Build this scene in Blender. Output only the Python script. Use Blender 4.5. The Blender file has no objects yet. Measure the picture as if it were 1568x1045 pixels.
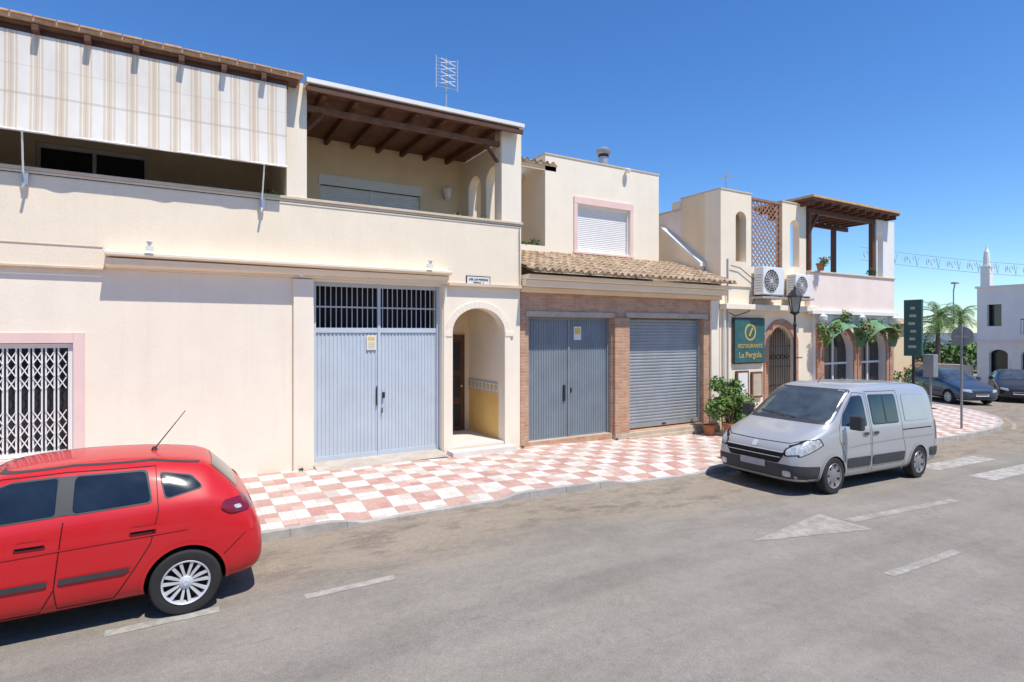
import bpy, bmesh, math, random
from mathutils import Vector, Matrix
from mathutils.bvhtree import BVHTree
random.seed(7)
rad=math.radians
scene=bpy.context.scene
COL=scene.collection

def g(u):
    if u<4: return 0.0
    if u<20: return -.03*(u-4)
    if u<60: return -.48-.012*(u-20)
    return -.96

# ------------------------------------------------------------------ materials
def newmat(name):
    m=bpy.data.materials.new(name); m.use_nodes=True
    return m,m.node_tree,m.node_tree.nodes['Principled BSDF']
def nd(nt,t,ins=None,**kw):
    n=nt.nodes.new(t)
    for k,v in kw.items(): setattr(n,k,v)
    if ins:
        for k,v in ins.items(): n.inputs[k].default_value=v
    return n
def coord(nt,scale=(1,1,1),loc=(0,0,0)):
    tc=nd(nt,'ShaderNodeTexCoord'); mp=nd(nt,'ShaderNodeMapping')
    mp.inputs['Scale'].default_value=scale; mp.inputs['Location'].default_value=loc
    nt.links.new(tc.outputs['Object'],mp.inputs['Vector']); return mp.outputs[0]
def noise(nt,vec,scale,detail=4,rough=.6):
    n=nd(nt,'ShaderNodeTexNoise',{'Scale':scale,'Detail':detail,'Roughness':rough})
    nt.links.new(vec,n.inputs['Vector']); return n.outputs['Fac']
def ramp(nt,fac,stops,interp='LINEAR'):
    r=nd(nt,'ShaderNodeValToRGB'); cr=r.color_ramp; cr.interpolation=interp
    while len(cr.elements)<len(stops): cr.elements.new(.5)
    for e,(p,c) in zip(cr.elements,stops):
        e.position=p; e.color=(*c,1) if len(c)==3 else c
    nt.links.new(fac,r.inputs[0]); return r.outputs[0]
def mixc(nt,fac,a,b,mode='MIX'):
    m=nd(nt,'ShaderNodeMixRGB',blend_type=mode)
    for k,x in (('Fac',fac),('Color1',a),('Color2',b)):
        if isinstance(x,(int,float)): m.inputs[k].default_value=x
        elif isinstance(x,tuple): m.inputs[k].default_value=(*x,1)
        else: nt.links.new(x,m.inputs[k])
    return m.outputs[0]
def mth(nt,op,a,b=0.0,c=None):
    m=nd(nt,'ShaderNodeMath',operation=op)
    for i,x in enumerate((a,b) if c is None else (a,b,c)):
        if isinstance(x,(int,float)): m.inputs[i].default_value=x
        else: nt.links.new(x,m.inputs[i])
    return m.outputs[0]
def bumpn(nt,b,h,strength,dist=.01):
    n=nd(nt,'ShaderNodeBump',{'Strength':strength,'Distance':dist})
    nt.links.new(h,n.inputs['Height']); nt.links.new(n.outputs[0],b.inputs['Normal'])
def sc(c,k): return tuple(min(1,x*k) for x in c)
def M(name,c,rough=.8,var=.10,scale=2.5,bump=0.,bscale=80,metal=0,coat=0,stretch=(1,1,1),dirt=0.,dirtc=(.35,.28,.2),spec=.4,base=False):
    m,nt,b=newmat(name)
    v=coord(nt,stretch)
    f=noise(nt,v,scale)
    colr=ramp(nt,f,[(.3,sc(c,1-var)),(.7,sc(c,1+var*.6))])
    if dirt>0:
        v2=coord(nt,(1.3,1.3,.3),(3,7,1))
        f2=noise(nt,v2,1.1,6,.7)
        f3=ramp(nt,f2,[(.46,(0,0,0)),(.78,(1,1,1))])
        colr=mixc(nt,mth(nt,'MULTIPLY',f3,dirt),colr,dirtc)
    if base:
        sx=nd(nt,'ShaderNodeSeparateXYZ'); nt.links.new(coord(nt),sx.inputs[0])
        hz=mth(nt,'SUBTRACT',mth(nt,'MULTIPLY_ADD',f,.5,.15),sx.outputs[2])
        cl=nd(nt,'ShaderNodeClamp'); nt.links.new(hz,cl.inputs[0])
        colr=mixc(nt,mth(nt,'MULTIPLY',cl.outputs[0],.6),colr,dirtc)
        f7=noise(nt,coord(nt,(5,5,.18)),2.0,3,.6)
        colr=mixc(nt,mth(nt,'MULTIPLY',ramp(nt,f7,[(.55,(0,0,0)),(.75,(1,1,1))]),.13),colr,dirtc)
    nt.links.new(colr,b.inputs['Base Color'])
    b.inputs['Roughness'].default_value=rough; b.inputs['Metallic'].default_value=metal
    b.inputs['Coat Weight'].default_value=coat; b.inputs['Coat Roughness'].default_value=.05
    b.inputs['Specular IOR Level'].default_value=spec
    if bump>0: bumpn(nt,b,noise(nt,coord(nt),bscale,3),bump)
    return m

CREAM=M('cream_stucco',(.91,.775,.585),.9,.04,1.5,.4,40,dirt=.18,dirtc=(.68,.54,.38),base=True)
CREAM2=M('pale_cream_plaster',(.92,.81,.645),.9,.04,1.5,.35,50,dirt=.18,dirtc=(.70,.58,.44),base=True)
OCHRE=M('ochre_plaster',(.80,.52,.18),.9,.06,1.5,.2,60)
WARM=M('warm_cream_render',(.86,.67,.44),.9,.06,1.5,.3,60,dirt=.15,dirtc=(.55,.40,.27))
WHITE=M('white_wall_paint',(.85,.81,.75),.9,.05,1.2,.2,60,dirt=.2,dirtc=(.6,.53,.45))
PINK=M('pink_surround_paint',(.85,.61,.54),.85,.06,2,.2,60)
PINKW=M('pinkish_white_render',(.90,.74,.64),.9,.06,1.5,.2,60,dirt=.2,dirtc=(.62,.48,.38))
TRIM=M('sand_moulding',(.68,.54,.39),.9,.10,3,.2,60)
EAVE=M('tan_tile_edge',(.64,.40,.22),.9,.25,9,.3,40)
DARK=M('dark_interior',(.02,.02,.022),.9,.2,2)
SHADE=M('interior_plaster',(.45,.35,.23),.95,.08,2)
WOOD=M('dark_brown_wood',(.12,.05,.025),.6,.35,6,.4,40,stretch=(1,1,6))
WOODM=M('stained_wood_beam',(.17,.08,.04),.6,.35,6,.4,40)
WFRAME=M('white_frame_enamel',(.82,.80,.76),.4,.04,3)
SHUT=M('white_roller_slat',(.80,.78,.74),.5,.04,3)
GREYSH=M('grey_blue_roller_slat',(.34,.365,.375),.45,.12,2,dirt=.35,dirtc=(.25,.235,.2),metal=.2)
BLUEL=M('light_blue_door_paint',(.52,.585,.635),.5,.06,2,dirt=.2,dirtc=(.42,.42,.40))
BLUED=M('slate_blue_door_paint',(.215,.26,.29),.45,.12,2,dirt=.35,dirtc=(.27,.26,.24))
GRILL=M('grille_bar_paint',(.50,.50,.50),.5,.1,3)
IRON=M('black_iron',(.025,.025,.028),.5,.2,5)
CONC=M('kerb_concrete',(.45,.42,.38),.95,.2,5,.5,50,dirt=.5,dirtc=(.26,.23,.20))
STEP=M('step_marble',(.74,.70,.63),.5,.1,3)
GREYM=M('galvanised_steel',(.45,.46,.47),.4,.1,8,metal=.5)
PLATE=M('white_notice',(.78,.77,.72),.5,.04,3)
PLATEB=M('plate_masked_grey',(.42,.42,.42),.6,.25,6)
YEL=M('notice_yellow',(.75,.55,.12),.6,.05,3)
TXT=M('lettering_dark',(.05,.05,.08),.7,.05,3)
GOLD=M('sign_gold_paint',(.62,.42,.12),.5,.1,3)
TEAL=M('teal_sign_board',(.04,.13,.125),.5,.3,4)
GREENA=M('green_awning_canvas',(.14,.27,.15),.85,.3,4)
TERRA=M('terracotta_pot',(.46,.18,.08),.85,.15,6)
POLE=M('pole_grey_paint',(.30,.31,.32),.5,.1,5,metal=.3)
SIGNG=M('dark_green_sign',(.03,.10,.09),.4,.1,3)
CONC2=M('plaster_patch',(.50,.44,.37),.95,.2,4,.5,40,dirt=.3)
PLINTH=M('tan_plinth_render',(.54,.44,.33),.95,.2,3,.4,40,dirt=.3)

def brickmat(name,c1,c2,mo,w=.27,h=.075):
    m,nt,b=newmat(name)
    sx=nd(nt,'ShaderNodeSeparateXYZ'); nt.links.new(coord(nt),sx.inputs[0])
    cx=nd(nt,'ShaderNodeCombineXYZ'); nt.links.new(mth(nt,'ADD',sx.outputs[0],sx.outputs[1]),cx.inputs[0]); nt.links.new(sx.outputs[2],cx.inputs[1])
    br=nd(nt,'ShaderNodeTexBrick',{'Scale':1.0,'Brick Width':w,'Row Height':h,'Mortar Size':.010,'Mortar Smooth':.2,'Bias':0.})
    br.inputs['Color1'].default_value=(*c1,1); br.inputs['Color2'].default_value=(*c2,1); br.inputs['Mortar'].default_value=(*mo,1)
    nt.links.new(cx.outputs[0],br.inputs['Vector'])
    f=noise(nt,coord(nt),3,5)
    c=mixc(nt,.6,br.outputs[0],ramp(nt,f,[(.3,(.62,.6,.58)),(.7,(1,1,1))]),'MULTIPLY')
    f2=noise(nt,coord(nt),7,4)
    c=mixc(nt,mth(nt,'MULTIPLY',ramp(nt,f2,[(.5,(0,0,0)),(.68,(1,1,1))]),.5),c,mo)
    nt.links.new(c,b.inputs['Base Color']); b.inputs['Roughness'].default_value=.92
    bumpn(nt,b,mth(nt,'SUBTRACT',mth(nt,'MULTIPLY',f2,.4),br.outputs['Fac']),.8,.015)
    return m
BRICK=brickmat('weathered_brick',(.66,.37,.22),(.54,.27,.16),(.58,.46,.34))
BRICK2=brickmat('red_brick_trim',(.62,.28,.15),(.52,.21,.11),(.52,.40,.3))

def tilemat(name='clay_roof_tile'):
    m,nt,b=newmat(name)
    sx=nd(nt,'ShaderNodeSeparateXYZ'); nt.links.new(coord(nt),sx.inputs[0])
    cx=nd(nt,'ShaderNodeCombineXYZ')
    nt.links.new(mth(nt,'FLOOR',mth(nt,'DIVIDE',sx.outputs[0],.21)),cx.inputs[0])
    nt.links.new(mth(nt,'FLOOR',mth(nt,'DIVIDE',sx.outputs[1],.36)),cx.inputs[1])
    wn=nd(nt,'ShaderNodeTexWhiteNoise'); nt.links.new(cx.outputs[0],wn.inputs['Vector'])
    c=ramp(nt,wn.outputs['Value'],[(0,(.42,.28,.17)),(.4,(.54,.39,.24)),(.75,(.62,.47,.31)),(1,(.40,.24,.15))])
    f=noise(nt,coord(nt),7,5,.7)
    c=mixc(nt,mth(nt,'MULTIPLY',ramp(nt,f,[(.40,(0,0,0)),(.64,(1,1,1))]),.7),c,(.20,.155,.11))
    nt.links.new(c,b.inputs['Base Color']); b.inputs['Roughness'].default_value=.9
    bumpn(nt,b,f,.3,.01)
    return m
TILE=tilemat()

def checkmat():
    m,nt,b=newmat('checkered_paving')
    sx=nd(nt,'ShaderNodeSeparateXYZ'); nt.links.new(coord(nt),sx.inputs[0])
    x,y=sx.outputs[0],sx.outputs[1]
    S=.40
    fx=mth(nt,'FLOOR',mth(nt,'DIVIDE',x,S)); fy=mth(nt,'FLOOR',mth(nt,'DIVIDE',y,S))
    ck=mth(nt,'MODULO',mth(nt,'ABSOLUTE',mth(nt,'ADD',fx,fy)),2.0)
    cx=nd(nt,'ShaderNodeCombineXYZ'); 
    nt.links.new(mth(nt,'FLOOR',mth(nt,'DIVIDE',x,.2)),cx.inputs[0]); nt.links.new(mth(nt,'FLOOR',mth(nt,'DIVIDE',y,.2)),cx.inputs[1])
    wn=nd(nt,'ShaderNodeTexWhiteNoise'); nt.links.new(cx.outputs[0],wn.inputs['Vector'])
    wv=wn.outputs['Value']
    red=ramp(nt,wv,[(0,(.50,.26,.21)),(.6,(.58,.33,.27)),(.85,(.63,.41,.35)),(1,(.68,.54,.46))])
    wht=ramp(nt,wv,[(0,(.56,.49,.42)),(.2,(.72,.67,.60)),(1,(.80,.76,.70))])
    c=mixc(nt,mth(nt,'GREATER_THAN',ck,.5),wht,red)
    def line(a,p,w):
        fr=mth(nt,'FRACT',mth(nt,'DIVIDE',a,p)); d=mth(nt,'ABSOLUTE',mth(nt,'SUBTRACT',fr,.5))
        return mth(nt,'GREATER_THAN',d,.5-w)
    ln=mth(nt,'MAXIMUM',line(x,.2,.025),line(y,.2,.025))
    fine=mth(nt,'MAXIMUM',line(x,.05,.10),line(y,.05,.10))
    c=mixc(nt,mth(nt,'MULTIPLY',fine,.16),c,(.30,.25,.2))
    c=mixc(nt,mth(nt,'MULTIPLY',ln,.5),c,(.36,.30,.25))
    f=noise(nt,coord(nt),.9,7,.7)
    c=mixc(nt,mth(nt,'MULTIPLY',ramp(nt,f,[(.42,(0,0,0)),(.70,(1,1,1))]),.58),c,(.53,.45,.37))
    f2=noise(nt,coord(nt),14,5,.7)
    c=mixc(nt,.6,c,ramp(nt,f2,[(.3,(.70,.67,.63)),(.62,(1,1,1))]),'MULTIPLY')
    nt.links.new(c,b.inputs['Base Color']); b.inputs['Roughness'].default_value=.85
    bumpn(nt,b,mth(nt,'SUBTRACT',f2,ln),.25,.006)
    return m
PAVE=checkmat()

def asphalt():
    m,nt,b=newmat('sun_bleached_asphalt')
    v=coord(nt); sx=nd(nt,'ShaderNodeSeparateXYZ'); nt.links.new(v,sx.inputs[0])
    f=noise(nt,v,.5,7,.7)
    c=ramp(nt,f,[(.3,(.25,.225,.19)),(.5,(.29,.262,.225)),(.72,(.33,.30,.26))])
    f1=noise(nt,coord(nt,(.06,1.1,1)),1.6,5,.6)
    c=mixc(nt,.8,c,ramp(nt,f1,[(.35,(.84,.84,.85)),(.6,(1.05,1.05,1.03))]),'MULTIPLY')
    lane=ramp(nt,mth(nt,'MULTIPLY_ADD',f,2.2,mth(nt,'SUBTRACT',sx.outputs[1],7.1)),[(0,(0,0,0)),(.9,(1,1,1))])
    c=mixc(nt,mth(nt,'MULTIPLY',lane,.65),c,(.36,.29,.21))
    f4=noise(nt,coord(nt,(.6,1.4,1),(4,2,0)),2.2,7,.78)
    c=mixc(nt,mth(nt,'MULTIPLY',mth(nt,'MULTIPLY',ramp(nt,f4,[(.49,(0,0,0)),(.61,(1,1,1))]),lane),.65),c,(.17,.14,.115))
    f5=noise(nt,coord(nt,(.45,1,1),(9,1,0)),1.1,7,.74)
    c=mixc(nt,mth(nt,'MULTIPLY',ramp(nt,f5,[(.52,(0,0,0)),(.66,(1,1,1))]),.38),c,(.195,.17,.142))
    f6=noise(nt,coord(nt,(1,1,1),(2,8,0)),9,5,.75)
    c=mixc(nt,.6,c,ramp(nt,f6,[(.35,(.85,.84,.83)),(.6,(1.04,1.04,1.04))]),'MULTIPLY')
    f2=noise(nt,v,95,2,.85)
    c=mixc(nt,.7,c,ramp(nt,f2,[(.3,(.58,.58,.58)),(.7,(1.3,1.3,1.3))]),'MULTIPLY')
    vo=nd(nt,'ShaderNodeTexVoronoi',{'Scale':.3},feature='DISTANCE_TO_EDGE')
    vv=nd(nt,'ShaderNodeVectorMath',operation='ADD'); nt.links.new(v,vv.inputs[0])
    nz=nd(nt,'ShaderNodeTexNoise',{'Scale':2.,'Detail':4.}); nt.links.new(v,nz.inputs['Vector']); 
    nt.links.new(nz.outputs['Color'],vv.inputs[1]); nt.links.new(vv.outputs[0],vo.inputs['Vector'])
    cr=mth(nt,'MULTIPLY',mth(nt,'LESS_THAN',vo.outputs['Distance'],.004),mth(nt,'GREATER_THAN',f,.55))
    c=mixc(nt,mth(nt,'MULTIPLY',cr,.25),c,(.12,.10,.08))
    nt.links.new(c,b.inputs['Base Color']); b.inputs['Roughness'].default_value=.95; b.inputs['Specular IOR Level'].default_value=.15
    bumpn(nt,b,f2,.5,.008)
    return m
ASPH=asphalt()

def roadpaint(name,c,wear=.5,base=(.28,.25,.21)):
    m,nt,b=newmat(name)
    v=coord(nt); f=noise(nt,v,5,7,.8); f2=noise(nt,v,60,3,.7)
    k=ramp(nt,mth(nt,'MULTIPLY_ADD',f2,.35,f),[(wear,(0,0,0)),(wear+.25,(1,1,1))])
    cc=mixc(nt,k,c,base)
    nt.links.new(cc,b.inputs['Base Color']); b.inputs['Roughness'].default_value=.85
    return m
RPAINT=roadpaint('worn_white_road_paint',(.46,.43,.38),.50)
RPAINT2=roadpaint('white_road_paint',(.55,.52,.47),.53)
RYEL=roadpaint('yellow_road_paint',(.55,.38,.14),.5)
GROUND=M('dry_earth',(.30,.25,.18),.95,.2,.3,.3,20)

def stripemat():
    m,nt,b=newmat('striped_awning_fabric')
    sx=nd(nt,'ShaderNodeSeparateXYZ'); nt.links.new(coord(nt),sx.inputs[0])
    fr=mth(nt,'FRACT',mth(nt,'DIVIDE',sx.outputs[0],.30))
    W=(.84,.79,.71);B=(.74,.61,.46);G=(.62,.51,.39)
    c=ramp(nt,fr,[(0,W),(.44,B),(.54,W),(.59,B),(.69,G),(.73,B),(.83,W),(.88,B),(.97,W)],'CONSTANT')
    z=sx.outputs[2]
    for lo,hi,k in ((6.16,6.20,.45),(6.60,6.62,.25)):
        band=mth(nt,'MULTIPLY',mth(nt,'GREATER_THAN',z,lo),mth(nt,'LESS_THAN',z,hi))
        c=mixc(nt,mth(nt,'MULTIPLY',band,k),c,(.5,.42,.33))
    f=noise(nt,coord(nt,(1,1,.5)),2.5,5)
    c=mixc(nt,.6,c,ramp(nt,f,[(.35,(.84,.81,.77)),(.65,(1,1,1))]),'MULTIPLY')
    nt.links.new(c,b.inputs['Base Color']); b.inputs['Roughness'].default_value=.9
    return m
STRIPE=stripemat()

def foliage(name,c1,c2):
    m,nt,b=newmat(name)
    f=noise(nt,coord(nt),5,3)
    c=ramp(nt,f,[(.35,c1),(.65,c2)])
    nt.links.new(c,b.inputs['Base Color']); b.inputs['Roughness'].default_value=.6
    return m
LEAF=foliage('leaf_green',(.06,.14,.02),(.18,.29,.05))
LEAF2=foliage('leaf_dark_green',(.03,.075,.015),(.09,.16,.04))
FLOW=M('flower_pink',(.65,.08,.12),.6,.2,9)
FLOWR=M('flower_orange',(.75,.2,.05),.6,.2,9)
TRUNK=M('trunk_bark',(.16,.11,.07),.95,.3,8,.6,30)

def paint(name,c,metal=0.,rough=.28,dust=.12,coat=.7):
    m,nt,b=newmat(name)
    v=coord(nt); f=noise(nt,v,2.2,6,.6)
    sx=nd(nt,'ShaderNodeSeparateXYZ'); nt.links.new(v,sx.inputs[0])
    low=nd(nt,'ShaderNodeClamp'); nt.links.new(mth(nt,'SUBTRACT',.62,sx.outputs[2]),low.inputs[0])
    cc=mixc(nt,mth(nt,'MULTIPLY',mth(nt,'ADD',low.outputs[0],f),dust),c,(.38,.33,.27))
    nt.links.new(cc,b.inputs['Base Color']); b.inputs['Metallic'].default_value=metal
    nt.links.new(mth(nt,'MULTIPLY_ADD',f,.25,rough-.1),b.inputs['Roughness'])
    b.inputs['Coat Weight'].default_value=coat; b.inputs['Coat Roughness'].default_value=.07
    b.inputs['Specular IOR Level'].default_value=.3
    return m
RED=paint('red_car_paint',(.57,.008,.014),0,.42,.04,.5)
SILV=paint('silver_van_paint',(.48,.49,.50),.35,.38,.22)
NAVY=paint('dark_blue_car_paint',(.035,.06,.10),.2,.3,.08)
BLKP=paint('black_car_paint',(.02,.02,.025),.1,.3,.08)
GLASS=M('tinted_car_glass',(.014,.020,.028),.05,.5,2.5,spec=.8)
GLASSF=M('windscreen_glass',(.07,.08,.075),.05,.6,2.2,spec=1.,coat=.6)
GLASSW=M('window_glass',(.03,.035,.04),.06,.1,1,spec=.8)
RUB=M('black_plastic_trim',(.05,.052,.055),.6,.15,4)
TYRE=M('tyre_rubber',(.03,.029,.028),.85,.15,8)
ALLOY=M('alloy_rim',(.70,.71,.72),.35,.05,6,metal=.3)
HUB=M('wheel_trim_grey',(.30,.30,.31),.4,.1,6,metal=.4)
LRED=M('tail_lamp_red',(.20,.008,.02),.12,.1,5,coat=1)
LCLR=M('headlamp_clear',(.55,.57,.57),.15,.45,16,coat=1,metal=.15)
LORG=M('indicator_orange',(.7,.25,.04),.2,.1,5)
SEAM=M('panel_gap',(.012,.012,.012),.8,.1,5)
WELL=M('wheel_well',(.015,.015,.015),.9,.1,5)

# ------------------------------------------------------------------ mesh builder
def empty(name,loc=(0,0,0),rotz=0,scale=1):
    e=bpy.data.objects.new(name,None); COL.objects.link(e); e.location=loc; e.rotation_euler=(0,0,rotz); e.scale=(scale,)*3
    e.empty_display_size=.3
    return e
class MB:
    def __init__(s,name,parent=None): s.name=name;s.parent=parent;s.v=[];s.f=[];s.m=[];s.mats=[]
    def mi(s,mat):
        if mat not in s.mats: s.mats.append(mat)
        return s.mats.index(mat)
    def add(s,vs,fs,mat):
        o=len(s.v); s.v+= [tuple(p) for p in vs]; k=s.mi(mat)
        for f in fs: s.f.append([o+i for i in f]); s.m.append(k)
    def face(s,pts,mat): s.add(pts,[list(range(len(pts)))],mat)
    def hexa(s,p,mat): s.add(p,[(3,2,1,0),(4,5,6,7),(0,1,5,4),(1,2,6,5),(2,3,7,6),(3,0,4,7)],mat)
    def box(s,x0,x1,y0,y1,z0,z1,mat):
        s.hexa([(x0,y0,z0),(x1,y0,z0),(x1,y1,z0),(x0,y1,z0),(x0,y0,z1),(x1,y0,z1),(x1,y1,z1),(x0,y1,z1)],mat)
    def beam(s,a,b,w,h,mat):
        a=Vector(a);b=Vector(b);d=(b-a).normalized()
        up=Vector((0,0,1)) if abs(d.z)<.95 else Vector((0,1,0))
        r=d.cross(up).normalized()*(w/2); q=r.cross(d).normalized()*(h/2)
        s.hexa([a-r-q,a+r-q,b+r-q,b-r-q,a-r+q,a+r+q,b+r+q,b-r+q],mat)
    def tube(s,pts,r,mat,n=8):
        pts=[Vector(p) for p in pts]; rs=r if isinstance(r,(list,tuple)) else [r]*len(pts)
        vs=[];fs=[]
        for i,p in enumerate(pts):
            d=(pts[min(i+1,len(pts)-1)]-pts[max(i-1,0)]).normalized()
            up=Vector((0,0,1)) if abs(d.z)<.9 else Vector((1,0,0))
            a=d.cross(up).normalized(); b=d.cross(a)
            for k in range(n):
                t=2*math.pi*k/n; vs.append(p+(a*math.cos(t)+b*math.sin(t))*rs[i])
        for i in range(len(pts)-1):
            for k in range(n):
                fs.append((i*n+k,i*n+(k+1)%n,(i+1)*n+(k+1)%n,(i+1)*n+k))
        fs.append(list(range(n))); fs.append(list(range((len(pts)-1)*n,len(pts)*n)))
        s.add(vs,fs,mat)
    def lathe(s,prof,o,axis,mat,n=24,cap=True):
        o=Vector(o); ax={'x':0,'y':1,'z':2}[axis]; A=[(1,2),(0,2),(0,1)][ax]
        vs=[];fs=[]
        for r,h in prof:
            for k in range(n):
                t=2*math.pi*k/n; p=[0,0,0]; p[ax]=h; p[A[0]]=r*math.cos(t); p[A[1]]=r*math.sin(t)
                vs.append(o+Vector(p))
        for i in range(len(prof)-1):
            for k in range(n): fs.append((i*n+k,i*n+(k+1)%n,(i+1)*n+(k+1)%n,(i+1)*n+k))
        if cap: fs.append(list(range(n))); fs.append(list(range((len(prof)-1)*n,len(prof)*n)))
        s.add(vs,fs,mat)
    def wall(s,axis,a0,a1,z0,z1,c0,c1,ops,mat):
        def top(o,a):
            if not o.get('r'): return o['t']
            mid=(o['a0']+o['a1'])/2; hf=(o['a1']-o['a0'])/2
            return o['t']+o['r']*math.sqrt(max(0,1-((a-mid)/hf)**2))
        br={a0,a1}
        for o in ops:
            if o.get('r'):
                mid=(o['a0']+o['a1'])/2; hf=(o['a1']-o['a0'])/2
                for k in range(21): br.add(round(mid-hf*math.cos(math.pi*k/20),5))
            else: br|={o['a0'],o['a1']}
        br=sorted(b for b in br if a0-1e-6<=b<=a1+1e-6)
        def P(a,c,z): return (a,c,z) if axis=='x' else (c,a,z)
        for A,B in zip(br[:-1],br[1:]):
            if B-A<1e-5: continue
            mid=(A+B)/2
            act=sorted([o for o in ops if o['a0']-1e-5<mid<o['a1']+1e-5],key=lambda o:o['b'])
            la=lb=z0
            segs=[]
            for o in act:
                segs.append((la,lb,o['b'],o['b'])); la=top(o,A); lb=top(o,B)
            segs.append((la,lb,z1,z1))
            for (p,q,r_,t_) in segs:
                if r_-p<1e-4 and t_-q<1e-4: continue
                s.hexa([P(A,c0,p),P(B,c0,q),P(B,c1,q),P(A,c1,p),P(A,c0,r_),P(B,c0,t_),P(B,c1,t_),P(A,c1,r_)],mat)
    def done(s,smooth=False,bevel=0,recalc=True):
        me=bpy.data.meshes.new(s.name); me.from_pydata(s.v,[],s.f)
        for m in s.mats: me.materials.append(m)
        me.polygons.foreach_set('material_index',s.m); me.update()
        if recalc:
            bm=bmesh.new(); bm.from_mesh(me); bmesh.ops.recalc_face_normals(bm,faces=bm.faces); bm.to_mesh(me); bm.free()
        if smooth:
            me.polygons.foreach_set('use_smooth',[True]*len(me.polygons))
            try: me.set_sharp_from_angle(angle=rad(40))
            except Exception: pass
        o=bpy.data.objects.new(s.name,me); COL.objects.link(o)
        if s.parent: o.parent=s.parent
        if bevel:
            b=o.modifiers.new('bevel','BEVEL'); b.width=bevel; b.segments=2; b.limit_method='ANGLE'
        return o

def text(name,body,loc,size,mat,parent,rot=(rad(90),0,0),sx=1):
    c=bpy.data.curves.new(name,'FONT'); c.body=body; c.size=size; c.extrude=.004; c.align_x='CENTER'
    c.materials.append(mat)
    o=bpy.data.objects.new(name,c); COL.objects.link(o); o.location=loc; o.rotation_euler=rot; o.scale=(sx,1,1); o.parent=parent
    return o

# ------------------------------------------------------------------ ground, road, pavement
def gridsheet(name,us,vs_,dz,mat):
    b=MB(name); n=len(vs_)
    V=[(u,v,g(u)+dz) for u in us for v in vs_]
    F=[(i*n+j,(i+1)*n+j,(i+1)*n+j+1,i*n+j+1) for i in range(len(us)-1) for j in range(n-1)]
    b.add(V,F,mat); return b.done()
gridsheet('ground',[-1500,-300,4,20,60,400,2500],[-1500,-50,0,50,300,2500],-.134,GROUND)
rb=MB('road')
def addgrid(b,us,vs_,dz,mat):
    n=len(vs_)
    b.add([(u,v,g(u)+dz) for u in us for v in vs_],[(i*n+j,(i+1)*n+j,(i+1)*n+j+1,i*n+j+1) for i in range(len(us)-1) for j in range(n-1)],mat)
addgrid(rb,[-120,4,20,60,200],[-9,8.3],-.12,ASPH)
addgrid(rb,[20,24,34,46],[8.3,90],-.12,ASPH)
rb.done()

edge=[(u*.25,8.0) for u in range(-160,85)]
edge+=[(22,8.02),(23,8.1),(24,8.28),(25,8.55),(26,8.95),(27,9.5),(28,10.3),(28.8,11.2),(29.3,12.3),(29.5,13.6),(29.6,16),(29.6,60)]
def drop(u):
    def w(a,b): 
        t=min(u-a,b-u)/.35+.5
        return max(0,min(1,t))
    return max(w(2.05,4.65),w(6.95,9.3))
def offs(pl,d):
    out=[]
    for i,p in enumerate(pl):
        a=pl[max(i-1,0)]; c=pl[min(i+1,len(pl)-1)]
        dx,dy=c[0]-a[0],c[1]-a[1]; L=math.hypot(dx,dy); out.append((p[0]-dy/L*d,p[1]+dx/L*d))
    return out
pv=MB('pavement'); kb=MB('kerb')
e0=edge; e1=offs(edge,.12); e2=offs(edge,.8)
def kz(u): return g(u)-.012-.085*drop(u)
for i in range(len(edge)-1):
    a,b=e0[i],e0[i+1]; c,d=e1[i],e1[i+1]; p,q=e2[i],e2[i+1]
    ka,kb_=kz(a[0]),kz(b[0])
    inn=lambda t:(min(t[0],27.5),max(11.6,t[1]))
    j=.003*((i*7)%3-1)
    jt=.003 if i%3==0 else 0
    kb.hexa([(a[0]+jt,a[1]+j,g(a[0])-.3),(b[0],b[1]+j,g(b[0])-.3),(d[0],d[1],g(b[0])-.3),(c[0]+jt,c[1],g(a[0])-.3),
             (a[0]+jt,a[1]+j+.012,ka+.004),(b[0],b[1]+j+.012,kb_+.004),(d[0],d[1],kb_+.004),(c[0]+jt,c[1],ka+.004)],CONC)
    pv.face([(c[0],c[1],ka),(d[0],d[1],kb_),(q[0],q[1],g(q[0])),(p[0],p[1],g(p[0]))],PAVE)
    P,Q=inn(p),inn(q)
    pv.face([(p[0],p[1],g(p[0])),(q[0],q[1],g(q[0])),(Q[0],Q[1],g(Q[0])),(P[0],P[1],g(P[0]))],PAVE)
pv.done(); kb.done()

mk=MB('road_markings')
def mark(pts,mat,dz=-.116):
    mk.face([(u,v,g(u)+dz) for u,v in pts],mat)
def dash(u0,u1,v,w,mat=RPAINT): 
    n=max(1,int((u1-u0)/1.0))
    for k in range(n):
        a=u0+(u1-u0)*k/n; b=u0+(u1-u0)*(k+1)/n
        mark([(a,v-w/2),(b,v-w/2),(b,v+w/2),(a,v+w/2)],mat)
for k in range(-8,0): dash(-.75+k*1.9,.2+k*1.9,6.2,.13)
dash(1.1,2.05,6.12,.12); dash(-.6,.32,6.28,.13)
for k in range(0,7): dash(7.1+5*k,8.8+5*k,3.5,.12)
mark([(8.75,4.82),(11.8,4.66),(11.8,4.80),(8.75,4.98)],RPAINT)
mark([(8.7,4.50),(8.7,5.32),(6.6,4.96)],RPAINT)
v=6.32
while v>-6:
    dash(14.4,17.4,v,.46,RPAINT2); v-=1.0
ey=offs(edge[-12:],-.22); ez=offs(edge[-12:],-.34)
for i in range(2,len(ey)-1):
    mark([ey[i],ey[i+1],ez[i+1],ez[i]],RYEL)
mk.done()

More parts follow.
